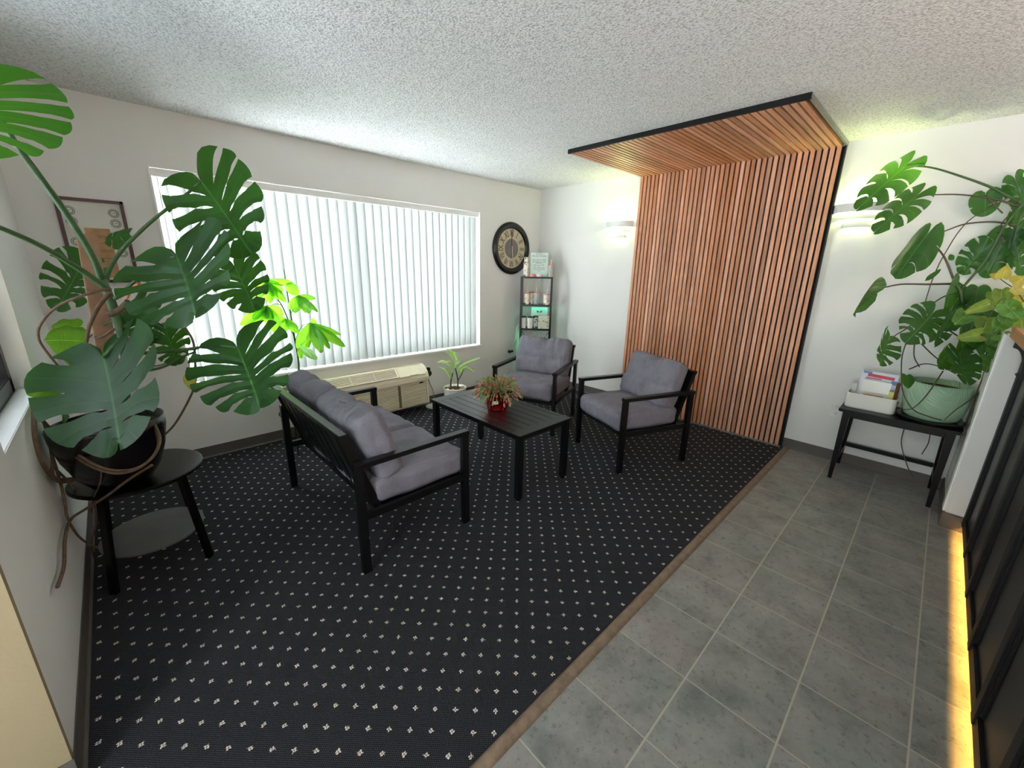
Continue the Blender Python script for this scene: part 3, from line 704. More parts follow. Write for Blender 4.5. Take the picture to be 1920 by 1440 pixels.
# outlets
def outlet(name, label, loc, rz):
    o = thing(name, label, 'power outlet', loc, rz)
    b = MB(); b.box((0, 0.003, 0), (0.075, 0.006, 0.118), None, 0.002); b.build('plate', m_outlet, o)
    for s in (1, -1):
        b = MB(); b.box((0, -0.001, 0.028 * s), (0.034, 0.003, 0.028), None, 0.001); so = b.build('socket', m_outlet, o)
        b = MB()
        for dx in (-0.007, 0.007): b.box((dx, -0.003, 0.028 * s + 0.004), (0.003, 0.001, 0.009))
        b.lathe([(0.0005, 0), (0.0028, 0)], (0, -0.003, 0.028 * s - 0.008), 8, axis=Vector((0, -1, 0)))
        b.build('slot', m_slot, so)
    return o
outlet('wall_outlet', 'white duplex power outlet on the wall beside the bench', (XE - 0.006, 0.035, 0.432), PI / 2 * -1)
outlet('wall_outlet', 'small wall outlet with a black adapter, left of the corner shelf', (0.455, YN - 0.006, 0.44), 0)
b = MB(); b.box((0.457, YN - 0.028, 0.452), (0.075, 0.032, 0.03), None, 0.005); tag(b.build('power_adapter', m_slot), 'black power adapter plugged in left of the corner shelf', 'adapter')

# saucer and palm
b = MB(); b.lathe([(0.001, 0.004), (0.070, 0.004), (0.088, 0.016), (0.094, 0.018), (0.095, 0.014), (0.075, 0.0), (0.001, 0.0)], (-0.80, 3.26, 0.001), 32)
tag(b.build('plant_saucer', m_white_gloss, smooth=True), 'empty white saucer on the carpet by the heater', 'saucer')
pp = thing('potted_palm', 'small feathery palm in a white pot on the floor by the heater', 'potted plant', (-0.615, 3.13, 0))
b = MB(); b.lathe([(0.001, 0.002), (0.080, 0.0), (0.098, 0.02), (0.118, 0.13), (0.126, 0.222), (0.128, 0.228), (0.120, 0.230), (0.116, 0.20), (0.001, 0.20)], (0, 0, 0), 36); b.build('pot', m_white_gloss, pp, smooth=True)
b = MB(); b.lathe([(0.001, 0.212), (0.06, 0.216), (0.118, 0.205)], (0, 0, 0), 24)
b.build('soil', m_soil, pp, smooth=True)
b = MB(); rr = random.Random(2)
for k in range(12):
    a = rr.uniform(0, 6.28); r = rr.uniform(0.04, 0.1); b.box((r * math.cos(a), r * math.sin(a), 0.222), (0.03, 0.016, 0.008), Matrix.Rotation(rr.uniform(0, 3), 3, 'Z') @ Matrix.Rotation(rr.uniform(-.6, .6), 3, 'X'))
b.build('bark_chips', m_parch, pp)
ppos = {'a': (-0.045, 0.0, 0.21), 'b': (0.03, -0.01, 0.21)}
b = MB(); b.tube(smooth_pts([(-0.05, 0.01, 0.20), (-0.05, 0.0, 0.30), (-0.03, -0.01, 0.40)]), [0.010] + [0.008] * 11 + [0.005], 8); b.build('stem', m_stem, pp, smooth=True)
b = MB(); b.tube(smooth_pts([(0.03, -0.01, 0.20), (0.035, -0.01, 0.29), (0.02, -0.01, 0.38), (0.01, 0, 0.44)]), 0.008, 8); b.tube(smooth_pts([(0.035, -0.01, 0.29), (0.07, -0.02, 0.35), (0.10, -0.03, 0.41)]), 0.006, 8); b.build('stem', m_stem, pp, smooth=True)
def frond(pts, ln, parent, mat, seed, n=24, spread=1.0):
    P = smooth_pts(pts, 8); b = MB(); uvs = []
    rs = random.Random(seed); b.tube(P, 0.0022, 5)
    N_ = len(P)
    for k in range(n):
        f = 0.12 + 0.88 * k / (n - 1); i = min(N_ - 2, int(f * (N_ - 1))); p = P[i]; d = (P[i + 1] - P[i]).normalized()
        side = d.cross(Vector((0, 0, 1))); side = side.normalized() if side.length > .2 else Vector((1, 0, 0))
        for s in (1, -1):
            l = ln * (0.55 + 0.6 * math.sin(PI * min(1, f * 0.9 + 0.08))) * rs.uniform(0.85, 1.1)
            dr = (d * 0.75 + side * s * 0.95 * spread + Vector((0, 0, 0.22))).normalized(); w = 0.0042
            nn = dr.cross(Vector((0, 0, 1))).normalized()
            q = [p, p + dr * l * 0.35 + nn * w, p + dr * l - Vector((0, 0, l * 0.16)), p + dr * l * 0.35 - nn * w]
            b.face([b.v(x) for x in q])
    return b.build('frond', mat, parent)
frond([(-0.03, -0.01, 0.40), (-0.06, -0.02, 0.48), (-0.14, -0.06, 0.545), (-0.235, -0.11, 0.55)], 0.10, pp, m_leaf_palm, 1)
frond([(0.01, 0.0, 0.43), (0.0, -0.02, 0.52), (-0.05, -0.05, 0.60), (-0.10, -0.10, 0.635)], 0.11, pp, m_leaf_palm, 2)
frond([(0.01, 0.0, 0.43), (0.02, 0.0, 0.50), (0.0, 0.03, 0.59), (-0.04, 0.04, 0.64)], 0.10, pp, m_leaf_palm, 7)
frond([(-0.04, 0.0, 0.30), (-0.08, 0.0, 0.40), (-0.14, -0.02, 0.46), (-0.19, -0.04, 0.48)], 0.08, pp, m_leaf_palm, 3)
frond([(0.02, -0.01, 0.38), (0.08, -0.02, 0.45), (0.17, -0.06, 0.50), (0.27, -0.10, 0.535)], 0.065, pp, m_leaf_palm, 4)
frond([(0.07, -0.02, 0.36), (0.10, -0.02, 0.42), (0.15, -0.05, 0.425), (0.19, -0.09, 0.40)], 0.07, pp, m_leaf_palm, 5)

# foil wrapped plant on the coffee table
rp = thing('foil_wrapped_plant', 'reddish-tipped leafy plant in a red foil pot on the coffee table', 'potted plant', (-1.205, 1.775, 0.476))
b = MB(); t_ = []
seg = 48; prof = [(0.066, 0.0), (0.072, 0.004), (0.078, 0.05), (0.088, 0.10), (0.100, 0.135), (0.112, 0.150)]
rings = []
for i, (r, z) in enumerate(prof):
    rings.append([b.v(((r + (0.0035 + 0.0015 * i) * math.sin(k * 5.3 + i * .6) * (i > 0)) * math.cos(2 * PI * k / seg), (r + (0.0035 + 0.0015 * i) * math.sin(k * 5.3 + i * .6) * (i > 0)) * math.sin(2 * PI * k / seg), z + (0.008 * math.sin(k * 2.1) if i == 5 else 0))) for k in range(seg)])
for a, c in zip(rings, rings[1:]):
    for k in range(seg): b.face([a[k], a[(k + 1) % seg], c[(k + 1) % seg], c[k]])
b.face(rings[0]); b.build('foil_wrap', m_foil, rp)
b = MB(); b.lathe([(0.001, 0.125), (0.093, 0.122)], (0, 0, 0), 24); b.build('soil', m_soil, rp)
lbd = Vector((-0.80, -0.60, 0)); b = MB(); b.box(lbd * 0.087 + Vector((0, 0, 0.070)), (0.042, 0.002, 0.024), Matrix.Rotation(math.atan2(-0.60, -0.80) + PI / 2, 3, 'Z') @ Matrix.Rotation(-0.15, 3, 'Y')); lab(b.build('price_tag', m_paper, rp), 'small cream paper label')
def cactus(parent):
    rs = random.Random(11); g = MB(); r_ = MB()
    for k in range(300):
        a = rs.uniform(0, 2 * PI); el = rs.uniform(0.15, 1.35); p = Vector((math.cos(a), math.sin(a), 0)) * rs.uniform(0.01, 0.07) + Vector((0, 0, 0.13))
        d = Vector((math.cos(a) * math.cos(el), math.sin(a) * math.cos(el), math.sin(el)))
        n = 4 if el > .6 else 5
        for s in range(n):
            l = rs.uniform(0.026, 0.036); w = rs.uniform(0.005, 0.008); d2 = (d + Vector((0, 0, -0.22 * s * math.cos(el)))).normalized()
            side = d2.cross(Vector((rs.uniform(-1, 1), rs.uniform(-1, 1), rs.uniform(-1, 1)))).normalized()
            q = p + d2 * l
            vs = [p, p + d2 * l * .35 + side * w, p + d2 * l * .8 + side * w * .9, q, p + d2 * l * .8 - side * w * .9, p + d2 * l * .35 - side * w]
            tgt = r_ if s >= n - 2 and rs.random() < 0.5 else g
            tgt.face([tgt.v(x) for x in vs]); p = q; d = d2
    g.build('foliage', m_cactus, parent); lab(r_.build('leaf_tips', m_cactus_red, parent), 'reddish pink leaf tips')
cactus(rp)

# ================================================================ CLOCK
ck = thing('wall_clock', 'large round dark-framed clock with roman numerals beside the window', 'clock', (0.455, YN, 1.722))
ya = Vector((0, -1, 0))
b = MB(); b.lathe([(0.228, 0.0), (0.302, 0.0), (0.304, 0.012), (0.296, 0.028), (0.272, 0.040), (0.262, 0.036), (0.250, 0.030), (0.240, 0.030), (0.232, 0.018), (0.228, 0.012)], (0, -0.001, 0), 64, axis=ya); b.build('frame', m_black_gloss, ck, smooth=True)
m_dial = simple('aged_dial', srgb(196, 184, 158), 0.7, nscale=7, namp=0.12)
m_dialc = simple('dial_centre_grey', srgb(120, 114, 112), 0.7)
m_num = simple('numeral_brown', srgb(96, 78, 62), 0.7)
b = MB(); b.lathe([(0.001, 0.010), (0.234, 0.010)], (0, 0, 0), 64, axis=ya); b.build('dial', m_dial, ck)
b = MB(); b.lathe([(0.001, 0.012), (0.112, 0.012)], (0, 0, 0), 48, axis=ya); b.build('dial_centre', m_dialc, ck)
for h_, s in enumerate(['XII', 'I', 'II', 'III', 'IV', 'V', 'VI', 'VII', 'VIII', 'IX', 'X', 'XI']):
    a = h_ * PI / 6
    t = text('numeral', s, 0.110, m_num, ck, (0.172 * math.sin(a), -0.013, 0.172 * math.cos(a)), (PI / 2, a, 0), 0.0005, sx=0.46 if len(s) > 2 else 0.66, off=0.0012)
b = MB(); b.bar((0.0, -0.018, -0.03), (-0.004, -0.018, 0.19), 0.003, 0.010, Vector((1, 0, 0))); b.build('minute_hand', simple('hand_brown', srgb(120, 74, 60), .5), ck)
b = MB(); b.bar((0.0, -0.021, 0.03), (0.012, -0.021, -0.115), 0.003, 0.012, Vector((1, 0, 0))); b.build('hour_hand', simple('hand_cream', srgb(196, 178, 158), .5), ck)

# framed picture behind the monstera
fp = thing('framed_certificate', 'mahogany framed sheet of round grey seals on the window wall, behind the big plant', 'picture', (-3.150, YN, 1.60))
FW, FH = 0.305, 0.50
b = MB()
for s in (1, -1):
    b.box((s * (FW / 2 - 0.009), -0.011, 0), (0.018, 0.020, FH), None, 0.002); b.box((0, -0.011, s * (FH / 2 - 0.009)), (FW, 0.020, 0.018), None, 0.002)
b.build('frame', m_frame_red, fp)
b = MB(); b.box((0, -0.005, 0), (FW - 0.02, 0.004, FH - 0.02)); b.build('sheet', m_paper, fp)
b = MB(); b.box((0.005, -0.009, -0.07), (0.115, 0.002, 0.30)); pa = b.build('parchment', m_parch, fp)
b = MB()
for k, z in enumerate((0.035, 0.025, -0.01, -0.05, -0.06, -0.10)): b.box((0.005, -0.0105, z), (0.095, 0.0006, 0.0022))
b.build('written_lines', m_num, pa)
for sx_ in (-0.098, 0.098):
    for z in (0.175, 0.115, -0.005, -0.065):
        b = MB()
        b.lathe([(0.022, 0.0), (0.026, 0.0)], (sx_, -0.0075, z), 26, axis=ya); b.lathe([(0.014, 0.0), (0.019, 0.0)], (sx_, -0.0075, z), 20, axis=ya); b.box((sx_, -0.0075, z), (0.018, 0.0008, 0.003))
        b.build('seal', m_seal, fp)

# ================================================================ CORNER SHELF
c0 = Vector((0.451, 3.218, 0)); c1 = Vector((0.712, 2.925, 0)); ang = math.atan2((c1 - c0).y, (c1 - c0).x)
SWD = (c1 - c0).length; SDP = 0.215
es = thing('corner_shelf', 'tall narrow black metal shelf unit standing across the corner', 'shelf', ((c0 + c1) / 2)[:], ang)
LV = [1.392, 1.060, 0.765, 0.455, 0.14]
for sx_ in (-1, 1):
    for y in (0.0, SDP):
        b = MB(); b.box((sx_ * (SWD / 2 - 0.012), y + (0.010 if y == 0 else -0.01), 0.70), (0.022, 0.022, 1.40)); b.build('post', m_metal, es)
for z in LV:
    b = MB(); b.box((0, SDP / 2, z), (SWD - 0.004, SDP, 0.014)); b.box((0, 0.006, z - 0.004), (SWD - 0.03, 0.010, 0.020)); b.build('shelf_board', m_metal, es)
b = MB()
for s in (-1, 1): b.bar((s * (SWD / 2 - 0.012), SDP - 0.01, 0.20), (-s * (SWD / 2 - 0.012), SDP - 0.01, 0.72), 0.006, 0.006)
b.build('cross_brace', m_metal, es)
MS = Matrix.Translation(es.location) @ Matrix.Rotation(ang, 4, 'Z')
def onshelf(x, y, lev): return tuple(MS @ Vector((x, y, LV[lev] + 0.0072)))
def tumbler(name, label, x, y, lev, r, h, mat, lid=None, straw=False, taper=0.9, lidh=0.012, cat='tumbler', group=None, neck=False, tilt=0.06, lidlab=None):
    o = thing(name, label, cat, onshelf(x, y, lev), ang, group)
    if neck: pr = [(0.001, 0), (r, 0.001), (r, h * .72), (r * .82, h * .78), (r * .82, h * .93), (r, h), (r * .9, h), (0.001, h - .002)]
    else: pr = [(0.001, 0), (r * taper, 0.001), (r, h), (r * .93, h), (r * taper * .9, 0.006), (0.001, 0.006)]
    b = MB(); b.lathe(pr, (0, 0, 0), 24); b.build('cup', mat, o, smooth=False)
    if lid:
        b = MB(); b.lathe([(0.001, h + lidh), (r * .85, h + lidh), (r * 1.06, h + lidh * .6), (r * 1.06, h - .003), (r * .9, h - 0.003)], (0, 0, 0), 24); b.build('lid', lid, o)
    if straw:
        b = MB(); b.tube([(0.004, 0, h * .15), (0.004 + tilt * h, 0, h + 0.075)], 0.0035, 6); b.build('straw', m_white, o)
    return o
# top shelf
tumbler('floral_vase_tumbler', 'tall white floral tumbler with a waisted neck on the top shelf', -0.135, 0.085, 0, 0.034, 0.225, m_floral, neck=True)
sg = thing('price_sign', 'pale green handwritten price sign standing on the top shelf', 'sign', onshelf(0.02, 0.10, 0), ang)
b = MB(); b.box((0, 0, 0.140), (0.212, 0.006, 0.280), None, 0.001); b.box((0, 0.0, 0.006), (0.16, 0.05, 0.010)); m_sign = simple('frosted_sign', srgb(196, 214, 204), 0.4, namp=0.02); b.build('board', m_sign, sg)
for k, (s, z, sz) in enumerate([('Our Decor', 0.265, 0.020), ('Glass Jars & Tumblers', 0.243, 0.021), ('Both sides/cup  20.00', 0.196, 0.020), ('For Drinkware  15.00', 0.172, 0.020), ('Double wall', 0.158, 0.016), ('Baby mugs  10.00', 0.136, 0.019), ('Glass Tumblers only', 0.108, 0.018), ('Custom & Handmade', 0.088, 0.018), ('orders', 0.070, 0.015)]):
    text('written_line', s, sz, m_ink, sg, (0, -0.0045, z), (PI / 2, 0, 0), 0.0003, sx=0.92)
for k, (x, c_, l_) in enumerate([(-0.055, m_pink, 'low pink candle jar at the left foot of the price sign'), (0.025, simple('lilac_plastic', srgb(214, 196, 214), .5), 'low lilac and white candle jar at the middle of the price sign')]):
    o = thing('candle_jar', l_, 'jar', onshelf(x, 0.034, 0), ang)
    b = MB(); b.lathe([(0.001, 0), (0.032, 0.001), (0.032, 0.024), (0.001, 0.024)], (0, 0, 0), 22); b.build('jar', c_, o)
    b = MB(); b.lathe([(0.033, 0.022), (0.033, 0.033), (0.001, 0.034)], (0, 0, 0), 22); b.build('lid', m_white_gloss if k else m_pink, o)
tumbler('glass_tumbler', 'clear tumbler with pink lid at the right end of the top shelf', 0.155, 0.075, 0, 0.030, 0.13, m_tglass, m_pink, True, 1.0)
# second shelf
tumbler('can_glass', 'floral can glass with a straw, leftmost on the second shelf', -0.118, 0.055, 1, 0.037, 0.128, m_floral, m_pink, True, .92)
tumbler('can_glass', 'half hidden dark floral can glass, second from left on the second shelf', -0.06, 0.135, 1, 0.034, 0.135, m_floral, m_parch, False, .92)
tumbler('can_glass', 'clear can glass with red lid and straw in the middle of the second shelf', 0.0, 0.07, 1, 0.034, 0.130, m_tglass, m_pink, True, .95, tilt=-0.02)
tumbler('can_glass', 'white floral can glass, rightmost on the second shelf', 0.125, 0.05, 1, 0.040, 0.120, m_floral, m_pink, True, .88)
# third shelf
tumbler('travel_cup', 'white travel cup with black lid and small heart, leftmost on the third shelf', -0.150, 0.05, 2, 0.034, 0.135, m_white_gloss, m_slot)
tumbler('travel_cup', 'white tapered travel cup with black lid, second on the third shelf', -0.066, 0.04, 2, 0.039, 0.135, m_white_gloss, m_slot, taper=.8)
tumbler('travel_cup', 'black and white printed cup with black lid behind the tapered one', 0.002, 0.125, 2, 0.034, 0.135, m_dark_print, m_slot)
cd = thing('dragonfly_card', 'teal-lit pale card with a dragonfly drawing on the third shelf', 'card', onshelf(0.045, 0.190, 2), ang)
b = MB(); b.box((0, 0, 0.125), (0.205, 0.008, 0.25), None, 0.001); b.build('board', m_paper, cd)
b = MB()
for s in (-1, 1):
    for dz, l in ((0.014, 0.034), (-0.004, 0.028)):
        b.face([b.v((0.003 * s, -0.0055, 0.192)), b.v((s * l, -0.0055, 0.198 + dz)), b.v((s * (l + .004), -0.0055, 0.188 + dz)), b.v((s * .02, -0.0055, 0.184 + dz * .6))])
b.box((0, -0.005, 0.172), (0.003, 0.001, 0.06)); b.build('dragonfly', m_ink, cd)
cd2 = thing('floral_card', 'pale green card with coral flowers at the right of the third shelf', 'card', onshelf(0.105, 0.035, 2), ang)
b = MB(); b.box((0, 0, 0.082), (0.135, 0.035, 0.164), None, 0.002); b.build('box', m_floral_pale, cd2)
# fourth shelf (behind the chair)
for k, (x, m_, l_) in enumerate([(-0.14, m_floral, 'straw tumbler behind the armchair, leftmost on the fourth shelf'), (-0.04, m_tglass, 'tumbler with bent straw behind the armchair, second on the fourth shelf'), (0.05, m_tglass, 'straw tumbler behind the armchair, third on the fourth shelf'), (0.13, m_floral, 'straw tumbler behind the armchair, rightmost on the fourth shelf')]):
    tumbler('straw_tumbler', l_, x, 0.07, 3, 0.034, 0.15, m_, m_pink, True, .92, tilt=0.0 if k != 1 else -0.15)
# teal led strip: under the second board and down the back post
ls = thing('led_strip_light', 'glowing teal light strip under the second shelf board', 'light strip', onshelf(0.03, 0.10, 1), ang)
b = MB(); b.box((0, 0.04, -0.0185), (0.26, 0.012, 0.004)); b.build('strip', m_led_teal, ls)
ls2 = thing('led_strip_light', 'teal light strip running down behind the shelf post', 'light strip', tuple(MS @ Vector((-SWD / 2 - 0.006, SDP + 0.004, 0.14))), ang)
b = MB(); b.box((0, 0, 0.30), (0.010, 0.004, 0.56)); b.build('strip', m_led_green, ls2)
# power lead from the strip to the outlet
b = MB(); q = MS @ Vector((-SWD / 2 - 0.012, 0.03, 0.82))
b.tube(smooth_pts([q, q + Vector((-0.045, -0.01, -0.05)), q + Vector((-0.05, -0.005, -0.16)), (0.445, 3.33, 0.56), (0.452, 3.365, 0.462)]), 0.0035, 6)
b.tube(smooth_pts([(0.465, 3.36, 0.445), (0.50, 3.33, 0.40), (0.535, 3.32, 0.27), (0.50, 3.31, 0.16), (0.42, 3.30, 0.17), (0.36, 3.31, 0.25)]), 0.0035, 6)
tag(b.build('light_cord', m_clear, smooth=True), 'thin white cord looping from the outlet to the corner shelf', 'cord')

# ================================================================ ROUND SIDE TABLE
rt = thing('round_side_table', 'two-tier round black side table under the big plant', 'side table', (-3.205, 2.19, 0))
b = MB(); b.lathe([(0.001, 0.478), (0.243, 0.478), (0.252, 0.484), (0.252, 0.496), (0.246, 0.500), (0.001, 0.500)], (0, 0, 0), 56); b.build('tabletop', m_black_wood, rt)
b = MB(); b.lathe([(0.001, 0.150), (0.205, 0.150), (0.207, 0.160), (0.001, 0.162)], (0, 0, 0), 48); b.build('lower_shelf', simple('grey_shelf', srgb(84, 84, 84), .45), rt)
for k in range(4):
    a = -PI / 4 + k * PI / 2 + 0.02; b = MB(); ca, sa = math.cos(a), math.sin(a)
    b.bar((0.20 * ca, 0.20 * sa, 0.480), (0.258 * ca, 0.258 * sa, 0.0), 0.032, 0.020, Vector((ca, sa, 0))); b.build('leg', m_black_wood, rt)

# ================================================================ LEAVES
OUT = [(0.0, 0.03), (0.07, -0.16), (0.32, -0.28), (0.66, -0.24), (0.91, -0.07), (1.0, 0.16), (0.97, 0.38), (0.84, 0.60), (0.60, 0.80), (0.30, 0.93), (0.0, 1.0)]
SIMPLE = [(0.0, 0.02), (0.16, -0.12), (0.46, -0.17), (0.78, -0.09), (0.97, 0.10), (1.0, 0.30), (0.85, 0.52), (0.60, 0.70), (0.34, 0.85), (0.14, 0.94), (0.0, 1.0)]
ELL = [(0.0, 0.0), (0.25, 0.05), (0.55, 0.14), (0.82, 0.28), (0.98, 0.45), (1.0, 0.58), (0.88, 0.72), (0.62, 0.85), (0.34, 0.94), (0.14, 0.98), (0.0, 1.0)]
def outline(pts, u):
    f = u * (len(pts) - 1); i = min(len(pts) - 2, int(f)); t = f - i
    g = lambda j: Vector(pts[max(0, min(len(pts) - 1, j))])
    a, b_, c, d = g(i - 1), g(i), g(i + 1), g(i + 2)
    return 0.5 * ((2 * b_) + (c - a) * t + (2 * a - 5 * b_ + 4 * c - d) * t * t + (3 * b_ - a - 3 * c + d) * t ** 3)
def add_leaf(b, P0, T, Wd, slots=5, depth=0.45, sw=0.05, fold=0.10, droop=0.12, wave=0.02, pts=OUT, seed=0, holes=True, nu=5, nv=9, curl=0.0):
    """leaf blade from attachment P0: T = attachment to tip, Wd = midrib to margin (half width); slots cut in from the margin"""
    uvl = b.bm.loops.layers.uv.verify()
    rs = random.Random(seed); Nn = Wd.cross(T); Nn = Nn.normalized(); Lt = T.length
    edges = [0.0] + [0.29 + 0.60 * (k + 0.5 + rs.uniform(-.15, .15)) / slots for k in range(slots)] + [1.0] if slots else [0.0, 1.0]
    if not slots: nu = 12
    for side in (1, -1):
        dps = [0] + [depth * rs.uniform(0.75, 1.2) for _ in range(slots)] + [0]
        hol = [False] + [holes and rs.random() < 0.55 for _ in range(slots)] + [False]
        sws = [0] + [sw * rs.uniform(0.45, 1.1) for _ in range(slots)] + [0]
        def half(k, v):
            if k == 0 or k == slots + 1: return 0
            v0 = 1 - dps[k]; w = 0
            if v > v0: w = sws[k] * min(1, ((v - v0) / dps[k]) ** 0.5 * 1.35) * (1.0 - 0.35 * max(0, (v - .85) / .15))
            if hol[k] and 0.14 < v < v0 - 0.08:
                w = max(w, sws[k] * 0.55 * math.sin(PI * (v - 0.14) / (v0 - 0.22)))
            return w / 2
        for f in range(len(edges) - 1):
            cnt = nu if slots else nu; tt = []
            if slots and f == 0: cnt = nu + 2
            grid = []
            for i in range(cnt + 1):
                row = []
                for j in range(nv + 1):
                    v = j / nv; a = edges[f] + half(f, v); c = edges[f + 1] - half(f + 1, v)
                    s = i / cnt; u = a + (c - a) * s
                    M_ = Vector((0, max(0.0, (u - 0.12) / 0.88) ** 1.15 * 0.97)); E_ = outline(pts, u)
                    if slots and v > .7: # scalloped finger ends
                        E_ = E_ * (1 - 0.035 * (2 * s - 1) ** 2)
                    p = M_ + (E_ - M_) * v; p = Vector((p.x, p.y - 0.07 * math.sin(PI * v) * (0.3 + u)))
                    x, y = p
                    z = -fold * abs(x) ** 1.4 + fold * .25 * math.sin(PI * min(1, abs(x))) - droop * y * abs(y) + wave * math.sin(7 * u * PI + seed + side) * v * v + wave * .8 * math.sin(s * PI) * v - curl * (v ** 3)
                    co = P0 + Wd * (x * side) + T * y + Nn * (z * Lt)
                    row.append((b.v(co), (x * side, (2 * s - 1) if slots else (8 * u % 2 - 1))))
                grid.append(row)
            for i in range(cnt):
                for j in range(nv):
                    q = [grid[i][j], grid[i + 1][j], grid[i + 1][j + 1], grid[i][j + 1]]
                    fc = b.face([x[0] for x in q])
                    if fc:
                        for lp, x in zip(fc.loops, q): lp[uvl].uv = x[1]
def px_leaf(parent, name, mat, a, t, w, label=None, **k):
    """leaf given by its attachment, tip and right-hand margin, each (frame x, frame y, metres ahead)"""
    P0, Pt, Pw = at(*a, 0.035), at(*t, 0.035), at(*w, 0.035)
    b = MB(); T = Pt - P0; Wd = Pw - (P0 + T * 0.3); Wd = Wd - T * (Wd.dot(T) / T.dot(T)) * 0.85
    if (Wd.cross(T)).dot(P0 - CAM_POS) > 0: pass
    add_leaf(b, P0, T, Wd, **k)
    inv = Matrix.Translation(parent.location).inverted()
    o = b.build(name, mat, parent, smooth=True, weld=2e-4); o.matrix_parent_inverse = inv
    if label: o['label'] = label
    return o
def px_tube(parent, name, mat, pts, rad, seg=8, k=7):
    P = smooth_pts([at(*p, 0.02) for p in pts], k); n = len(P)
    if isinstance(rad, tuple): rad = [rad[0] + (rad[1] - rad[0]) * i / (n - 1) for i in range(n)]
    b = MB(); b.tube(P, rad, seg); o = b.build(name, mat, parent, smooth=True); o.matrix_parent_inverse = Matrix.Translation(parent.location).inverted(); return o

# ---- big monstera on the round table
mo = thing('potted_monstera', 'very large split-leaf monstera in a black bowl on the round side table', 'potted plant', (-3.262, 2.085, 0.5015))
b = MB(); b.lathe([(0.001, 0.0), (0.080, 0.0), (0.105, 0.012), (0.145, 0.07), (0.176, 0.16), (0.193, 0.25), (0.196, 0.300), (0.188, 0.303), (0.182, 0.26), (0.15, 0.24), (0.001, 0.24)], (0, 0, 0), 48); b.build('pot', m_black_gloss, mo, smooth=True)
b = MB(); b.lathe([(0.001, 0.275), (0.184, 0.262)], (0, 0, 0), 32); b.build('soil', m_soil, mo)
# wooden stake, bark support
b = MB(); p0, p1 = at(213, 735, 1.86), at(163, 440, 1.86)
b.bar(p0, p1, 0.070, 0.018, Vector((0.3, -1, 0)), 0.003)
o = b.build('wooden_stake', m_plank, mo); o.matrix_parent_inverse = Matrix.Translation(mo.location).inverted()
px_tube(mo, 'main_stem', m_stem, [(230, 770, 1.80), (238, 700, 1.79), (232, 640, 1.78), (215, 585, 1.77), (200, 545, 1.76), (190, 520, 1.76)], (0.020, 0.016), 10)
PT = [
 ([(192, 530, 1.76), (172, 478, 1.70), (120, 395, 1.58), (70, 325, 1.47), (30, 270, 1.42), (-15, 195, 1.26), (-52, 140, 1.10)], (0.014, 0.007)),
 ([(205, 545, 1.76), (150, 505, 1.66), (80, 463, 1.50), (0, 427, 1.36), (-90, 395, 1.24)], (0.013, 0.007)),
 ([(196, 538, 1.77), (208, 500, 1.77), (235, 462, 1.78), (290, 410, 1.80), (340, 372, 1.80), (376, 341, 1.78)], (0.010, 0.005)),
 ([(215, 560, 1.76), (262, 520, 1.72), (305, 492, 1.66), (330, 480, 1.63)], (0.008, 0.006)),
 ([(225, 655, 1.78), (270, 662, 1.78), (350, 655, 1.78), (400, 648, 1.78), (445, 652, 1.77)], (0.009, 0.005)),
 ([(232, 700, 1.78), (300, 690, 1.85), (345, 668, 1.9), (365, 660, 1.92)], (0.007, 0.004)),
 ([(225, 640, 1.76), (212, 650, 1.74), (196, 668, 1.70)], (0.010, 0.007)),
 ([(205, 560, 1.78), (180, 520, 1.90), (150, 497, 1.98)], (0.008, 0.005)),
 ([(230, 620, 1.80), (270, 600, 1.88), (310, 618, 1.96)], (0.007, 0.004)),
 ([(215, 560, 1.80), (290, 530, 1.86), (405, 520, 1.90), (440, 500, 1.92)], (0.007, 0.004)),
 ([(215, 600, 1.80), (195, 610, 1.86), (158, 640, 1.90)], (0.005, 0.003)),
 ([(230, 690, 1.80), (300, 685, 1.84), (330, 668, 1.86), (352, 660, 1.87), (356, 712, 1.87)], (0.003, 0.0015)),
]
for pts, r in PT: px_tube(mo, 'petiole', m_stem, pts, r)
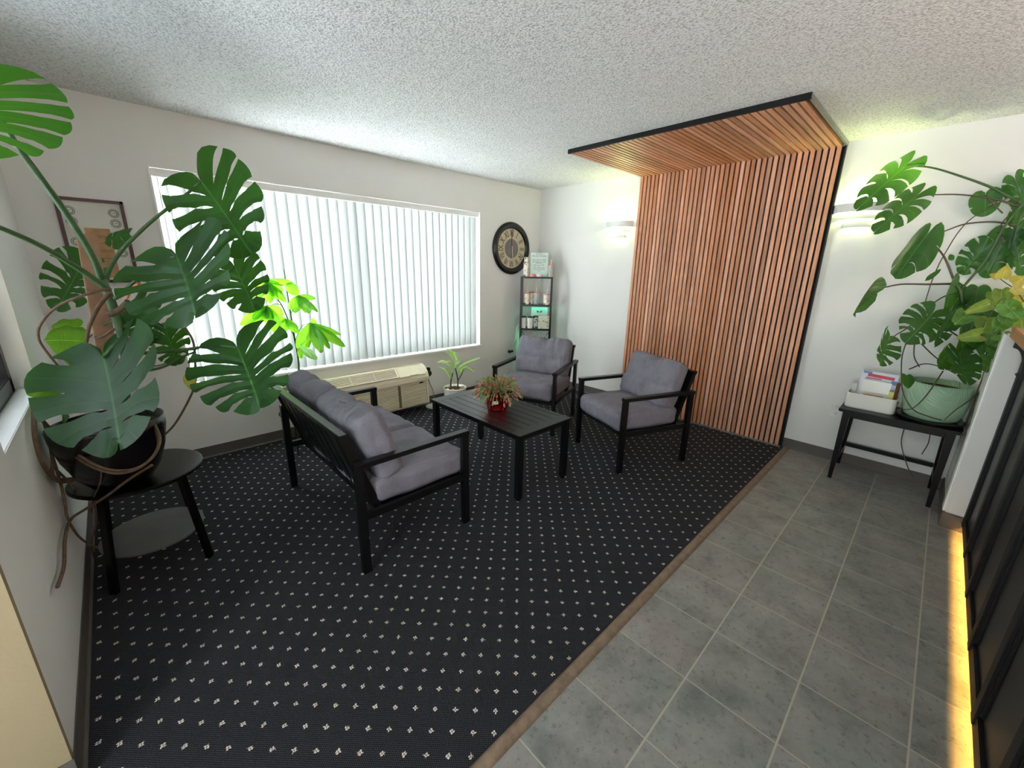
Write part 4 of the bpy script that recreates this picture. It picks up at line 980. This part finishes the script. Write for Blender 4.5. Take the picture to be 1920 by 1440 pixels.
LF = [
 # attachment, tip, right margin point
 dict(a=(-52, 140, 1.10), t=(-58, 305, 1.08), w=(140, 244, 1.22), slots=6, depth=0.80, sw=0.035, seed=3, fold=.05, holes=False),
 dict(a=(377, 340, 1.78), t=(489, 488, 1.70), w=(492, 345, 1.74), slots=5, depth=0.62, sw=0.055, seed=5, fold=.04, droop=.1),
 dict(a=(330, 479, 1.63), t=(385, 612, 1.50), w=(452, 470, 1.60), slots=5, depth=0.55, sw=0.05, seed=8, fold=.12, droop=.10),
 dict(a=(440, 500, 1.92), t=(486, 590, 1.90), w=(506, 512, 1.93), slots=5, depth=0.5, sw=0.05, seed=12, fold=.05),
 dict(a=(445, 652, 1.77), t=(500, 778, 1.66), w=(556, 655, 1.78), slots=6, depth=0.58, sw=0.05, seed=7, fold=.08),
 dict(a=(194, 671, 1.70), t=(238, 856, 1.48), w=(326, 690, 1.66), slots=4, depth=0.48, sw=0.05, seed=21, fold=.14, droop=.05),
 dict(a=(152, 496, 1.98), t=(108, 588, 1.92), w=(185, 560, 2.0), slots=5, depth=0.75, sw=0.06, seed=17, fold=.10),
 dict(a=(310, 618, 1.96), t=(338, 690, 1.92), w=(362, 640, 1.97), slots=5, depth=0.7, sw=0.06, seed=31, fold=.06),
 dict(a=(262, 588, 2.00), t=(300, 650, 1.95), w=(310, 592, 2.0), slots=4, depth=0.7, sw=0.06, seed=33, fold=.06),
 dict(a=(236, 440, 1.95), t=(192, 448, 1.93), w=(215, 425, 1.98), slots=2, depth=0.3, sw=0.05, seed=34, fold=.2),
 dict(a=(135, 700, 1.84), t=(100, 795, 1.72), w=(128, 745, 1.86), slots=2, depth=0.3, sw=0.04, seed=35, fold=.2),
 dict(a=(270, 560, 1.82), t=(215, 610, 1.76), w=(232, 560, 1.86), slots=2, depth=0.3, sw=0.04, seed=37, fold=.15),
]
for k in LF: px_leaf(mo, 'leaf', m_leaf, **k)
px_leaf(mo, 'leaf', m_leaf_lime, (158, 640, 1.90), (82, 634, 1.80), (118, 598, 1.92), 'bright lime backlit leaf', slots=0, pts=SIMPLE, fold=.35, wave=.05, seed=2)
px_leaf(mo, 'leaf', m_leaf_lime, (150, 612, 1.97), (95, 612, 1.90), (120, 590, 1.97), 'bright lime backlit leaf', slots=0, pts=SIMPLE, fold=.3, wave=.05, seed=6)
px_leaf(mo, 'leaf', m_leaf_lime, (64, 730, 1.60), (122, 738, 1.64), (88, 716, 1.63), 'light green small leaf', slots=0, pts=SIMPLE, fold=.1, wave=.02, seed=4)
px_leaf(mo, 'leaf', m_leaf_yellow, (354, 706, 1.87), (362, 734, 1.86), (369, 714, 1.88), 'small yellow heart-shaped leaf', slots=0, pts=SIMPLE, fold=.1, wave=.02, seed=4)
RT = [
 ([(205, 545, 1.72), (196, 543, 1.70), (150, 556, 1.66), (105, 576, 1.66), (76, 608, 1.68), (72, 632, 1.70), (84, 655, 1.74), (120, 700, 1.80)], (0.006, 0.0045)),
 ([(207, 548, 1.71), (185, 575, 1.70), (168, 610, 1.70), (162, 642, 1.72)], (0.009, 0.006)),
 ([(215, 616, 1.74), (195, 630, 1.72), (182, 634, 1.72), (178, 632, 1.73)], (0.006, 0.005)),
 ([(345, 612, 1.90), (362, 640, 1.90), (366, 680, 1.90), (366, 720, 1.90), (350, 758, 1.90), (328, 795, 1.92), (305, 820, 1.92), (288, 845, 1.90)], (0.005, 0.0045)),
 ([(290, 795, 1.84), (300, 825, 1.76), (285, 858, 1.70), (250, 880, 1.66), (200, 880, 1.64), (150, 855, 1.66), (105, 815, 1.72), (72, 775, 1.82), (78, 755, 1.86)], (0.006, 0.006)),
 ([(292, 805, 1.84), (296, 838, 1.74), (270, 872, 1.68), (222, 888, 1.64), (165, 872, 1.64), (115, 832, 1.70), (80, 790, 1.80)], (0.005, 0.005)),
 ([(64, 772, 1.86), (66, 820, 1.84), (80, 868, 1.80), (104, 900, 1.78), (128, 903, 1.76), (160, 895, 1.74)], (0.008, 0.006)),
 ([(74, 770, 1.85), (90, 815, 1.80), (98, 860, 1.78), (100, 893, 1.77), (125, 898, 1.76), (175, 890, 1.72)], (0.006, 0.006)),
 ([(98, 855, 1.78), (112, 900, 1.80), (122, 945, 1.82), (128, 975, 1.84), (150, 1008, 1.90), (180, 1026, 1.95), (212, 1030, 2.0)], (0.0055, 0.004)),
 ([(285, 872, 1.72), (240, 900, 1.72), (200, 930, 1.74), (160, 955, 1.78), (132, 975, 1.82), (122, 1010, 1.86), (120, 1060, 1.92), (108, 1100, 1.96)], (0.0055, 0.006)),
 ([(105, 880, 1.78), (130, 905, 1.80), (150, 930, 1.84), (172, 925, 1.90), (180, 975, 2.0), (172, 1020, 2.05), (178, 1050, 2.08)], (0.005, 0.0035)),
 ([(190, 875, 1.70), (188, 905, 1.72), (175, 935, 1.78), (172, 960, 1.86)], (0.003, 0.003)),
]
for pts, r in RT: px_tube(mo, 'aerial_root', m_root, pts, r, 7)
px_tube(mo, 'sheath', simple('orange_sheath', srgb(196, 120, 66), .6), [(262, 532, 1.72), (245, 545, 1.72), (238, 560, 1.73)], (0.010, 0.004))
px_tube(mo, 'sheath', m_root, [(240, 565, 1.73), (225, 580, 1.74), (205, 590, 1.75)], (0.012, 0.012))

# ---- money tree behind the sofa on a thin stand
pa = thing('potted_money_tree', 'bright green money tree in a white pot, between the window and the sofa', 'potted plant', (-2.235, 3.08, 0.335))
b = MB(); b.lathe([(0.001, 0.0), (0.075, 0.0), (0.095, 0.02), (0.118, 0.19), (0.120, 0.205), (0.110, 0.205), (0.106, 0.18), (0.001, 0.18)], (0, 0, 0), 36); b.build('pot', m_white_gloss, pa, smooth=True)
b = MB(); b.lathe([(0.001, 0.192), (0.107, 0.188)], (0, 0, 0), 24); b.build('soil', m_soil, pa)
px_tube(pa, 'stem', m_stem, [(556, 735, 3.5), (560, 690, 3.5), (553, 640, 3.48), (545, 590, 3.46), (538, 545, 3.44), (532, 505, 3.42)], (0.012, 0.003))
px_tube(pa, 'stem', m_stem, [(553, 640, 3.48), (540, 600, 3.46), (528, 572, 3.45), (520, 562, 3.44)], (0.006, 0.004))
def palmate(hub, leaves, seed):
    b = MB(); P0 = at(*hub, 0.06)
    for i, (x, y, dD, w) in enumerate(leaves):
        Pt = at(x, y, hub[2] + dD, 0.04); T_ = Pt - P0; v = (P0 - CAM_POS).normalized()
        Wd = T_.cross(v).normalized() * (1.25 * w / 764 * hub[2])
        add_leaf(b, P0, T_, Wd, slots=0, pts=ELL, fold=.05 + .02 * i % 3, droop=.14, wave=.02, seed=seed + i, nv=4)
    o = b.build('leaf', m_leaf_pachira, pa, smooth=True, weld=2e-4); o.matrix_parent_inverse = Matrix.Translation(pa.location).inverted()
palmate((560, 554, 3.40), [(537, 530, -.1, 8), (592, 560, .05, 4), (600, 588, -.05, 4), (585, 592, -.1, 8), (551, 590, -.1, 8), (543, 580, .05, 6), (572, 586, .1, 4)], 1)
palmate((582, 606, 3.42), [(555, 655, -.1, 7), (606, 668, -.12, 8), (622, 658, -.05, 6), (650, 652, .05, 7), (640, 628, .1, 4), (575, 655, .1, 5), (590, 602, .1, 5)], 20)
palmate((500, 574, 3.42), [(530, 590, .1, 8), (520, 625, -.1, 10), (494, 602, -.05, 6), (474, 607, .1, 7), (455, 580, .1, 5), (450, 610, -.08, 7), (508, 604, .1, 6)], 40)
palmate((497, 527, 3.44), [(530, 545, .1, 7), (520, 560, -.1, 6), (535, 565, -.1, 6), (507, 568, .0, 7), (548, 530, .1, 5), (480, 560, .1, 7)], 60)
palmate((536, 598, 3.46), [(526, 626, -.05, 7), (560, 625, -.05, 6), (545, 618, .1, 5), (520, 600, .1, 5)], 80)
palmate((561, 648, 3.46), [(600, 678, -.1, 6), (565, 672, .05, 4), (580, 650, .1, 4)], 90)
for pts in ([(545, 590, 3.46), (552, 570, 3.43), (560, 554, 3.40)], [(553, 640, 3.48), (566, 612, 3.44), (582, 606, 3.42)], [(528, 572, 3.45), (515, 570, 3.43), (500, 574, 3.42)], [(524, 566, 3.45), (510, 545, 3.44), (497, 527, 3.44)], [(556, 660, 3.48), (545, 610, 3.46), (536, 598, 3.46)], [(558, 675, 3.48), (558, 660, 3.47), (561, 648, 3.46)]):
    px_tube(pa, 'petiole', m_stem, pts, (0.003, 0.002), 6)
st = thing('plant_stand', 'thin black metal plant stand behind the sofa', 'plant stand', (-2.235, 3.08, 0))
b = MB(); b.lathe([(0.118, 0.325), (0.126, 0.325), (0.126, 0.333), (0.118, 0.333), (0.118, 0.325)], (0, 0, 0), 32); b.lathe([(0.001, 0.330), (0.11, 0.330), (0.11, 0.334), (0.001, 0.334)], (0, 0, 0), 28); b.build('ring', m_metal, st)
for k in range(3):
    a = -2.0 + k * 2 * PI / 3; b = MB(); b.tube([(0.122 * math.cos(a), 0.122 * math.sin(a), 0.33), (0.135 * math.cos(a), 0.135 * math.sin(a), 0.0)], 0.005, 6); b.build('leg', m_metal, st)
b = MB(); b.lathe([(0.120, 0.09), (0.126, 0.09), (0.126, 0.096), (0.120, 0.096), (0.120, 0.09)], (0, 0, 0), 32); b.build('lower_ring', m_metal, st)

# ================================================================ BENCH BY THE COUNTER
bn = thing('black_bench', 'small black wooden bench table against the right-hand wall', 'side table', (0.753, -0.330, 0))
b = MB(); b.box((0, 0, 0.540), (0.390, 0.632, 0.022), None, 0.004); b.build('tabletop', m_black_wood, bn)
b = MB()
for s in (1, -1): b.box((s * 0.160, 0, 0.510), (0.018, 0.54, 0.040)); b.box((0, s * 0.265, 0.510), (0.32, 0.018, 0.040))
b.build('apron', m_black_wood, bn)
for sx_ in (1, -1):
    for sy_ in (1, -1):
        b = MB(); p = bmesh.new(); bmesh.ops.create_cube(p, size=1)
        for v in p.verts:
            t = v.co.z + 0.5; s = 0.024 + 0.020 * t
            v.co = Vector((sx_ * (0.188 - 0.012 * t) + v.co.x * s - sx_ * 0.008, sy_ * (0.270 - 0.004 * t) + v.co.y * s, t * 0.529))
        b.merge(p); b.build('leg', m_black_wood, bn)
b = MB(); b.box((0.155, 0, 0.185), (0.022, 0.50, 0.030)); b.build('stretcher', m_black_wood, bn)
for s in (1, -1):
    b = MB(); b.box((0, s * 0.262, 0.170), (0.31, 0.020, 0.026)); b.build('stretcher', m_black_wood, bn)

# white letter box with papers
wb = thing('white_paper_bin', 'white open plastic bin of magazines on the bench', 'storage bin', (0.735, -0.168, 0.5515), 0)
def rrect(hx, hy, r, n=6):
    out = []
    for cx, cy, a0 in ((hx - r, hy - r, 0), (-hx + r, hy - r, PI / 2), (-hx + r, -hy + r, PI), (hx - r, -hy + r, 3 * PI / 2)):
        for k in range(n + 1): a = a0 + PI / 2 * k / n; out.append((cx + r * math.cos(a), cy + r * math.sin(a)))
    return out
b = MB(); HX, HY, HH = 0.085, 0.140, 0.110
lay = [(rrect(HX - .004, HY - .004, .03), 0.0), (rrect(HX, HY, .03), 0.01), (rrect(HX, HY, .03), HH), (rrect(HX - .004, HY - .004, .027), HH), (rrect(HX - .004, HY - .004, .027), 0.006)]
rg = [[b.v((x, y, z)) for x, y in ps] for ps, z in lay]
for r0, r1 in zip(rg, rg[1:]):
    n = len(r0)
    for k in range(n): b.face([r0[k], r0[(k + 1) % n], r1[(k + 1) % n], r1[k]])
b.face(rg[0]); b.face(rg[-1]); b.build('bin', m_white_gloss, wb)
b = MB(); b.box((-0.05, -HY - 0.002, 0.088), (0.03, 0.006, 0.012), None, 0.002); b.build('clip', m_slot, wb)
def sheet(name, label, cat, x, y0, y1, z1, mat, th=0.004, tilt=0.0, rx=0.0):
    b = MB(); h = z1 - 0.010; b.box((0, 0, h / 2), (th, y1 - y0, h), None, 0.0)
    o = b.build(name, mat); o.location = (wb.location.x + x, wb.location.y + (y0 + y1) / 2, wb.location.z + 0.0085); o.rotation_euler = (rx, tilt, 0)
    return tag(o, label, cat, None)
sheet('magazine', 'tall magazine with red title standing at the back of the white bin', 'magazine', 0.045, -0.110, 0.095, 0.262, m_mag, 0.006, 0.10)
mg = bpy.data.objects['magazine']
b = MB(); b.box((-0.0036, -0.008, 0.222), (0.0006, 0.150, 0.022), Matrix.Rotation(0.05, 3, 'X')); b.box((-0.0036, 0.03, 0.204), (0.0006, 0.09, 0.008)); b.build('red_title', simple('magazine_red', srgb(206, 62, 84), .5), mg)
b = MB(); b.box((-0.0036, 0.070, 0.243), (0.0006, 0.050, 0.014)); b.box((-0.0036, -0.085, 0.190), (0.0006, 0.03, 0.030)); b.build('blue_patch', simple('magazine_blue', srgb(104, 138, 204), .5), mg)
sheet('envelope', 'plain white envelope standing in front of the magazine in the bin', 'envelope', 0.012, -0.080, 0.078, 0.205, m_white_gloss, 0.003, 0.04, 0.03)
sheet('leaflet', 'narrow pinkish leaflet at the left end of the white bin', 'leaflet', 0.030, 0.102, 0.128, 0.160, m_paper, 0.003, 0.06)
sheet('leaflet', 'yellow leaflet at the right end of the white bin', 'leaflet', -0.012, -0.115, -0.082, 0.150, m_leaf_yellow, 0.003, 0.02)
sheet('leaflet', 'cream and coral leaflet lying low at the front of the bin', 'leaflet', -0.052, -0.06, 0.05, 0.116, m_parch, 0.003, -0.04)
b = MB()
for k in range(7): b.box((0.018 + k * 0.0085 - 0.03, -0.120, 0.103), (0.0075, 0.020, 0.190), Matrix.Rotation(0.02 * (k % 3), 3, 'Y'))
o = b.build('bark_bundle', simple('brown_bark', srgb(96, 62, 40), .9, nscale=60, namp=.4)); o.location = wb.location + Vector((0, 0, 0.012)); tag(o, 'brown wooden slab standing between the bin papers and the green pot', 'wood slab')

# ================================================================ RIGHT MONSTERA
mr = thing('potted_monstera', 'tall trailing monstera in a sage green pot on the bench', 'potted plant', (0.735, -0.482, 0.5515))
b = MB(); b.lathe([(0.001, 0.0), (0.150, 0.0), (0.168, 0.004), (0.172, 0.018), (0.160, 0.020), (0.001, 0.014)], (0, 0, 0), 40); lab(b.build('saucer', m_black_gloss, mr), 'dark glossy saucer')
b = MB(); b.lathe([(0.001, 0.016), (0.112, 0.016), (0.134, 0.028), (0.152, 0.07), (0.162, 0.14), (0.163, 0.21), (0.158, 0.262), (0.150, 0.265), (0.147, 0.22), (0.001, 0.215)], (0, 0, 0), 56); b.build('pot', m_wavepot, mr, smooth=True)
b = MB(); b.lathe([(0.001, 0.232), (0.149, 0.226)], (0, 0, 0), 28); b.build('soil', m_soil, mr)
def inroom(p, off=0.03):
    x, y, d = p; r = FWD + (x - 960) / FPX * RGT - (y - 720) / FPX * UPV
    return (x, y, min(d, (XE - off - CAM_POS.x) / r.x))
PR = [
 ([(1800, 700, 2.80), (1812, 640, 2.78), (1806, 580, 2.72), (1800, 545, 2.70), (1790, 532, 2.68)], (0.014, 0.010)),
 ([(1800, 545, 2.70), (1846, 490, 2.72), (1880, 430, 2.74), (1915, 385, 2.76), (1960, 330, 2.80)], (0.007, 0.006)),
]
for pts, r in PR: px_tube(mr, 'main_stem', m_stem, [inroom(p, 0.13) for p in pts], r)
m_petr = simple('brownish_petiole', srgb(88, 76, 62), .6, nscale=30, namp=.2)
PR2 = [
 ([(1910, 378, 2.74), (1860, 352, 2.72), (1800, 330, 2.70), (1745, 314, 2.68), (1700, 311, 2.66)], (0.008, 0.004), m_stem),
 ([(1915, 388, 2.74), (1860, 372, 2.70), (1800, 365, 2.66), (1755, 365, 2.64), (1722, 366, 2.62)], (0.006, 0.003), m_petr),
 ([(1905, 422, 2.74), (1860, 416, 2.68), (1810, 420, 2.62), (1775, 432, 2.58), (1746, 442, 2.55)], (0.006, 0.003), m_petr),
 ([(1790, 532, 2.68), (1740, 533, 2.66), (1690, 533, 2.62), (1650, 540, 2.60), (1636, 536, 2.58)], (0.007, 0.003), m_petr),
 ([(1790, 530, 2.68), (1772, 485, 2.68), (1755, 462, 2.66), (1743, 448, 2.66)], (0.007, 0.003), m_petr),
 ([(1732, 575, 2.66), (1750, 520, 2.68), (1772, 475, 2.70), (1815, 415, 2.72), (1895, 368, 2.74)], (0.003, 0.003), m_petr),
 ([(1800, 548, 2.70), (1770, 556, 2.66), (1744, 574, 2.62), (1735, 590, 2.60)], (0.005, 0.003), m_petr),
 ([(1812, 640, 2.76), (1740, 600, 2.66), (1690, 622, 2.58), (1664, 640, 2.54)], (0.005, 0.003), m_petr),
 ([(1806, 600, 2.74), (1795, 588, 2.66), (1786, 584, 2.60)], (0.005, 0.003), m_petr),
 ([(1812, 660, 2.78), (1810, 650, 2.66), (1800, 664, 2.56)], (0.005, 0.004), m_petr),
 ([(1805, 555, 2.72), (1820, 545, 2.70), (1832, 540, 2.68)], (0.004, 0.003), m_petr),
 ([(1870, 435, 2.74), (1878, 440, 2.72), (1884, 446, 2.68)], (0.004, 0.003), m_petr),
 ([(1880, 400, 2.76), (1860, 380, 2.74), (1848, 366, 2.70)], (0.004, 0.003), m_petr),
 ([(1900, 395, 2.76), (1878, 420, 2.78), (1876, 438, 2.78), (1880, 460, 2.78)], (0.003, 0.003), m_petr),
]
for pts, r, m_ in PR2: px_tube(mr, 'petiole', m_, [inroom(p, 0.10) for p in pts], r)
LR = [
 dict(a=(1698, 311, 2.66), t=(1609, 386, 2.58), w=(1653, 311, 2.70), slots=4, depth=0.7, sw=0.05, seed=3, fold=.10, droop=.1),
 dict(a=(1720, 366, 2.62), t=(1641, 430, 2.54), w=(1680, 364, 2.66), slots=4, depth=0.7, sw=0.05, seed=4, fold=.10, droop=.1),
 dict(a=(1738, 440, 2.55), t=(1680, 516, 2.46), w=(1695, 448, 2.60), slots=2, depth=0.12, sw=0.03, seed=5, fold=.25, droop=.12),
 dict(a=(1848, 366, 2.70), t=(1846, 408, 2.66), w=(1882, 362, 2.72), slots=1, depth=0.25, sw=0.05, seed=6, fold=.08),
 dict(a=(1884, 446, 2.66), t=(1846, 524, 2.58), w=(1838, 458, 2.68), slots=2, depth=0.2, sw=0.04, seed=7, fold=.16),
 dict(a=(1848, 462, 2.72), t=(1800, 516, 2.68), w=(1806, 462, 2.72), slots=4, depth=0.6, sw=0.07, seed=8, fold=.16),
 dict(a=(1748, 588, 2.58), t=(1704, 640, 2.50), w=(1700, 582, 2.60), slots=5, depth=0.6, sw=0.06, seed=9, fold=.12),
 dict(a=(1666, 636, 2.54), t=(1640, 686, 2.46), w=(1672, 676, 2.52), slots=4, depth=0.6, sw=0.07, seed=10, fold=.15),
 dict(a=(1786, 584, 2.58), t=(1740, 656, 2.48), w=(1776, 628, 2.52), slots=4, depth=0.45, sw=0.05, seed=11, fold=.2),
 dict(a=(1800, 664, 2.54), t=(1806, 726, 2.44), w=(1834, 680, 2.52), slots=4, depth=0.35, sw=0.04, seed=12, fold=.10),
 dict(a=(1834, 540, 2.66), t=(1824, 582, 2.60), w=(1858, 548, 2.66), slots=0, pts=SIMPLE, seed=13, fold=.08),
 dict(a=(1835, 585, 2.66), t=(1800, 650, 2.58), w=(1858, 630, 2.66), slots=3, depth=0.3, sw=0.04, seed=14, fold=.2),
 dict(a=(1815, 600, 2.70), t=(1790, 668, 2.62), w=(1825, 640, 2.70), slots=3, depth=0.3, sw=0.04, seed=15, fold=.2),
 dict(a=(1850, 600, 2.72), t=(1838, 668, 2.66), w=(1872, 630, 2.72), slots=0, pts=SIMPLE, seed=16, fold=.1),
 dict(a=(1775, 665, 2.60), t=(1752, 688, 2.56), w=(1778, 690, 2.60), slots=2, depth=0.4, sw=0.06, seed=17, fold=.2),
 dict(a=(1905, 340, 2.74), t=(1930, 400, 2.66), w=(1890, 385, 2.74), slots=3, depth=0.4, sw=0.06, seed=18, fold=.2),
 dict(a=(1915, 400, 2.72), t=(1895, 470, 2.66), w=(1930, 440, 2.72), slots=3, depth=0.4, sw=0.06, seed=19, fold=.2),
 dict(a=(1905, 450, 2.72), t=(1915, 520, 2.66), w=(1935, 470, 2.72), slots=3, depth=0.4, sw=0.06, seed=23, fold=.2),
 dict(a=(1790, 532, 2.70), t=(1762, 590, 2.66), w=(1790, 575, 2.70), slots=0, pts=SIMPLE, seed=20, fold=.3),
]
for k in LR:
    for q in 'atw': k[q] = inroom(k[q], 0.09)
    px_leaf(mr, 'leaf', m_leaf_r, **k)
px_leaf(mr, 'leaf', m_leaf_r, (1636, 535, 2.58), (1588, 590, 2.48), (1618, 560, 2.62), None, slots=0, pts=SIMPLE, fold=.2, seed=21)
px_leaf(mr, 'leaf', m_leaf_r, (1764, 505, 2.66), (1738, 524, 2.64), (1752, 508, 2.66), None, slots=0, pts=ELL, fold=.1, seed=22)
px_leaf(mr, 'leaf', m_leaf_r, (1778, 486, 2.68), (1790, 480, 2.66), (1784, 490, 2.68), None, slots=0, pts=ELL, fold=.1, seed=24)
px_leaf(mr, 'leaf', m_leaf_r, (1700, 705, 2.56), (1700, 730, 2.55), (1713, 716, 2.56), None, slots=0, pts=SIMPLE, fold=.1, seed=25)
RR = [
 ([(1700, 640, 2.60), (1692, 665, 2.62), (1690, 692, 2.64), (1693, 735, 2.58), (1712, 768, 2.55), (1745, 782, 2.54), (1765, 788, 2.54)], (0.0035, 0.0035)),
 ([(1715, 640, 2.64), (1714, 668, 2.66), (1724, 688, 2.70)], (0.004, 0.003)),
 ([(1728, 645, 2.62), (1752, 668, 2.64), (1782, 690, 2.68)], (0.004, 0.003)),
 ([(1768, 696, 2.62), (1738, 740, 2.52), (1712, 765, 2.54), (1694, 768, 2.60)], (0.004, 0.003)),
 ([(1705, 692, 2.68), (1735, 682, 2.72), (1770, 690, 2.74), (1790, 700, 2.76)], (0.004, 0.003)),
 ([(1838, 735, 2.60), (1812, 755, 2.54), (1790, 770, 2.52), (1770, 788, 2.52)], (0.004, 0.003)),
 ([(1850, 660, 2.66), (1845, 700, 2.62), (1828, 745, 2.58), (1820, 790, 2.56), (1800, 820, 2.55)], (0.004, 0.003)),
 ([(1860, 660, 2.66), (1852, 710, 2.62), (1846, 745, 2.60)], (0.003, 0.003)),
 ([(1698, 795, 2.96), (1690, 830, 2.96), (1700, 870, 2.96), (1712, 896, 2.95)], (0.0035, 0.003)),
 ([(1745, 808, 2.96), (1740, 832, 2.96), (1728, 852, 2.97)], (0.003, 0.003)),
]
for pts, r in RR: px_tube(mr, 'aerial_root', m_petr, pts, r, 6)

# ================================================================ RECEPTION COUNTER
rc = thing('reception_counter', 'black panelled reception counter with wooden top at the right edge', 'counter', (-1.0, -0.80, 0))
FY = -0.755; CX0_, CX1_ = -3.0, 0.318
b = MB(); b.box(((CX0_ + CX1_) / 2, FY - 0.005, (0.045 + 1.18) / 2), (CX1_ - CX0_, 0.008, 1.135)); b.box(((CX0_ + CX1_) / 2, FY - 0.09, 0.55), (CX1_ - CX0_, 0.02, 1.1)); rel0(b, 'front_panel', m_panelblack, rc)
b = MB(); x = CX1_ - 0.03
for x in (CX1_ - 0.03, -0.11, -0.51, -0.91, -1.31, -1.71, -2.11, -2.51):
    b.box((x, FY + 0.007, (0.05 + 1.17) / 2), (0.062, 0.016, 1.11), None, 0.005)
    b.box((x - 0.046, FY + 0.003, (0.11 + 1.10) / 2), (0.016, 0.008, 0.98), None, 0.003)
    b.box((x + 0.046, FY + 0.003, (0.11 + 1.10) / 2), (0.016, 0.008, 0.98), None, 0.003)
b.box(((CX0_ + CX1_) / 2, FY + 0.004, 0.075), (CX1_ - CX0_, 0.012, 0.060), None, 0.003)
b.box(((CX0_ + CX1_) / 2, FY + 0.004, 1.14), (CX1_ - CX0_, 0.012, 0.07), None, 0.003)
rel0(b, 'battens', m_black, rc)
b = MB(); b.box(((CX0_ + 0.335) / 2, -0.905, 1.2125), (0.335 - CX0_, 0.47, 0.055), None, 0.004); rel0(b, 'countertop', m_counter, rc)
for x in (0.10, -0.55, -1.2):
    b = MB(); w = 0.05; pts = []
    z1 = 1.185; y0 = FY + 0.012
    prof = [(y0, z1), (y0 + 0.066, z1), (y0 + 0.066, z1 - 0.03)] + [(y0 + 0.062 - 0.045 * math.sin(PI / 2 * t / 6), z1 - 0.03 - 0.10 * (1 - math.cos(PI / 2 * t / 6)) - 0.02 * t / 6) for t in range(7)] + [(y0 + 0.03, z1 - 0.165), (y0 + 0.012, z1 - 0.185), (y0, z1 - 0.19)]
    A = [b.v((x - w / 2, y, z)) for y, z in prof]; B_ = [b.v((x + w / 2, y, z)) for y, z in prof]; n = len(prof)
    for i in range(n): b.face([A[i], A[(i + 1) % n], B_[(i + 1) % n], B_[i]])
    b.face(A); b.face(B_[::-1]); rel0(b, 'corbel', m_black, rc)
b = MB(); b.box(((CX0_ + CX1_) / 2, -0.800, 0.075), (CX1_ - CX0_ - 0.02, 0.012, 0.006)); lab(rel0(b, 'toe_light_strip', m_led_amber, rc), 'glowing amber strip under the counter edge')

# pothos on the counter
po = thing('trailing_pothos', 'yellow-green variegated pothos spilling over the wooden countertop', 'potted plant', (0.16, -0.86, 1.2405))
b = MB(); b.lathe([(0.001, 0.0), (0.055, 0.0), (0.075, 0.11), (0.078, 0.12), (0.070, 0.12), (0.066, 0.10), (0.001, 0.10)], (0, 0, 0), 28); b.build('pot', m_white_gloss, po, smooth=True)
px_P = [
 (1880, 520, 1888, 496, 10, 3), (1868, 518, 1852, 512, 6, 3), (1900, 560, 1868, 540, 9, 1), (1915, 540, 1888, 552, 14, 3), (1918, 565, 1892, 556, 14, 3), (1912, 590, 1896, 572, 12, 1),
 (1878, 545, 1876, 578, 12, 1), (1862, 550, 1872, 582, 10, 1), (1850, 572, 1798, 590, 11, 1), (1852, 598, 1840, 630, 16, 1), (1836, 628, 1784, 636, 13, 1), (1812, 590, 1784, 612, 16, 2),
 (1905, 585, 1902, 610, 18, 1), (1890, 595, 1880, 612, 14, 2), (1870, 622, 1850, 652, 17, 2), (1875, 628, 1884, 640, 13, 2), (1868, 652, 1866, 678, 12, 2), (1862, 672, 1846, 702, 17, 2),
 (1890, 660, 1870, 685, 16, 2), (1900, 655, 1915, 670, 14, 2), (1885, 570, 1915, 600, 15, 2), (1915, 600, 1918, 628, 16, 1), (1930, 560, 1915, 590, 18, 3), (1880, 605, 1862, 625, 14, 2), (1900, 530, 1925, 520, 12, 3),
]
for i, (x0, y0, x1, y1, w, c_) in enumerate(px_P):
    Dd = 2.30 + 0.05 * ((i * 7) % 5); P0 = at(x0, y0, Dd); Pt = at(x1, y1, Dd - 0.04); T_ = Pt - P0; v = (P0 - CAM_POS).normalized()
    Wd = T_.cross(v).normalized() * (w / 764 * Dd); b = MB(); add_leaf(b, P0, T_, Wd, slots=0, pts=SIMPLE, fold=.18, droop=.12, wave=.03, seed=i, nv=5)
    o = b.build('leaf', {1: m_leaf_pothos, 2: m_leaf_pothos2, 3: m_leaf_yellow}[c_], po, smooth=True, weld=2e-4); o.matrix_parent_inverse = Matrix.Translation(po.location).inverted()
for pts in ([(1925, 585, 2.42), (1900, 570, 2.36), (1880, 560, 2.34), (1860, 585, 2.32), (1850, 600, 2.32)], [(1925, 590, 2.42), (1895, 600, 2.36), (1875, 625, 2.34), (1868, 655, 2.34), (1862, 675, 2.34)], [(1930, 580, 2.42), (1905, 545, 2.38), (1885, 530, 2.36), (1872, 520, 2.36)], [(1850, 600, 2.34), (1842, 615, 2.34), (1834, 628, 2.34)], [(1925, 600, 2.42), (1900, 640, 2.36), (1890, 660, 2.36), (1880, 690, 2.38)]):
    px_tube(po, 'vine', m_stem, pts, (0.003, 0.002), 6)
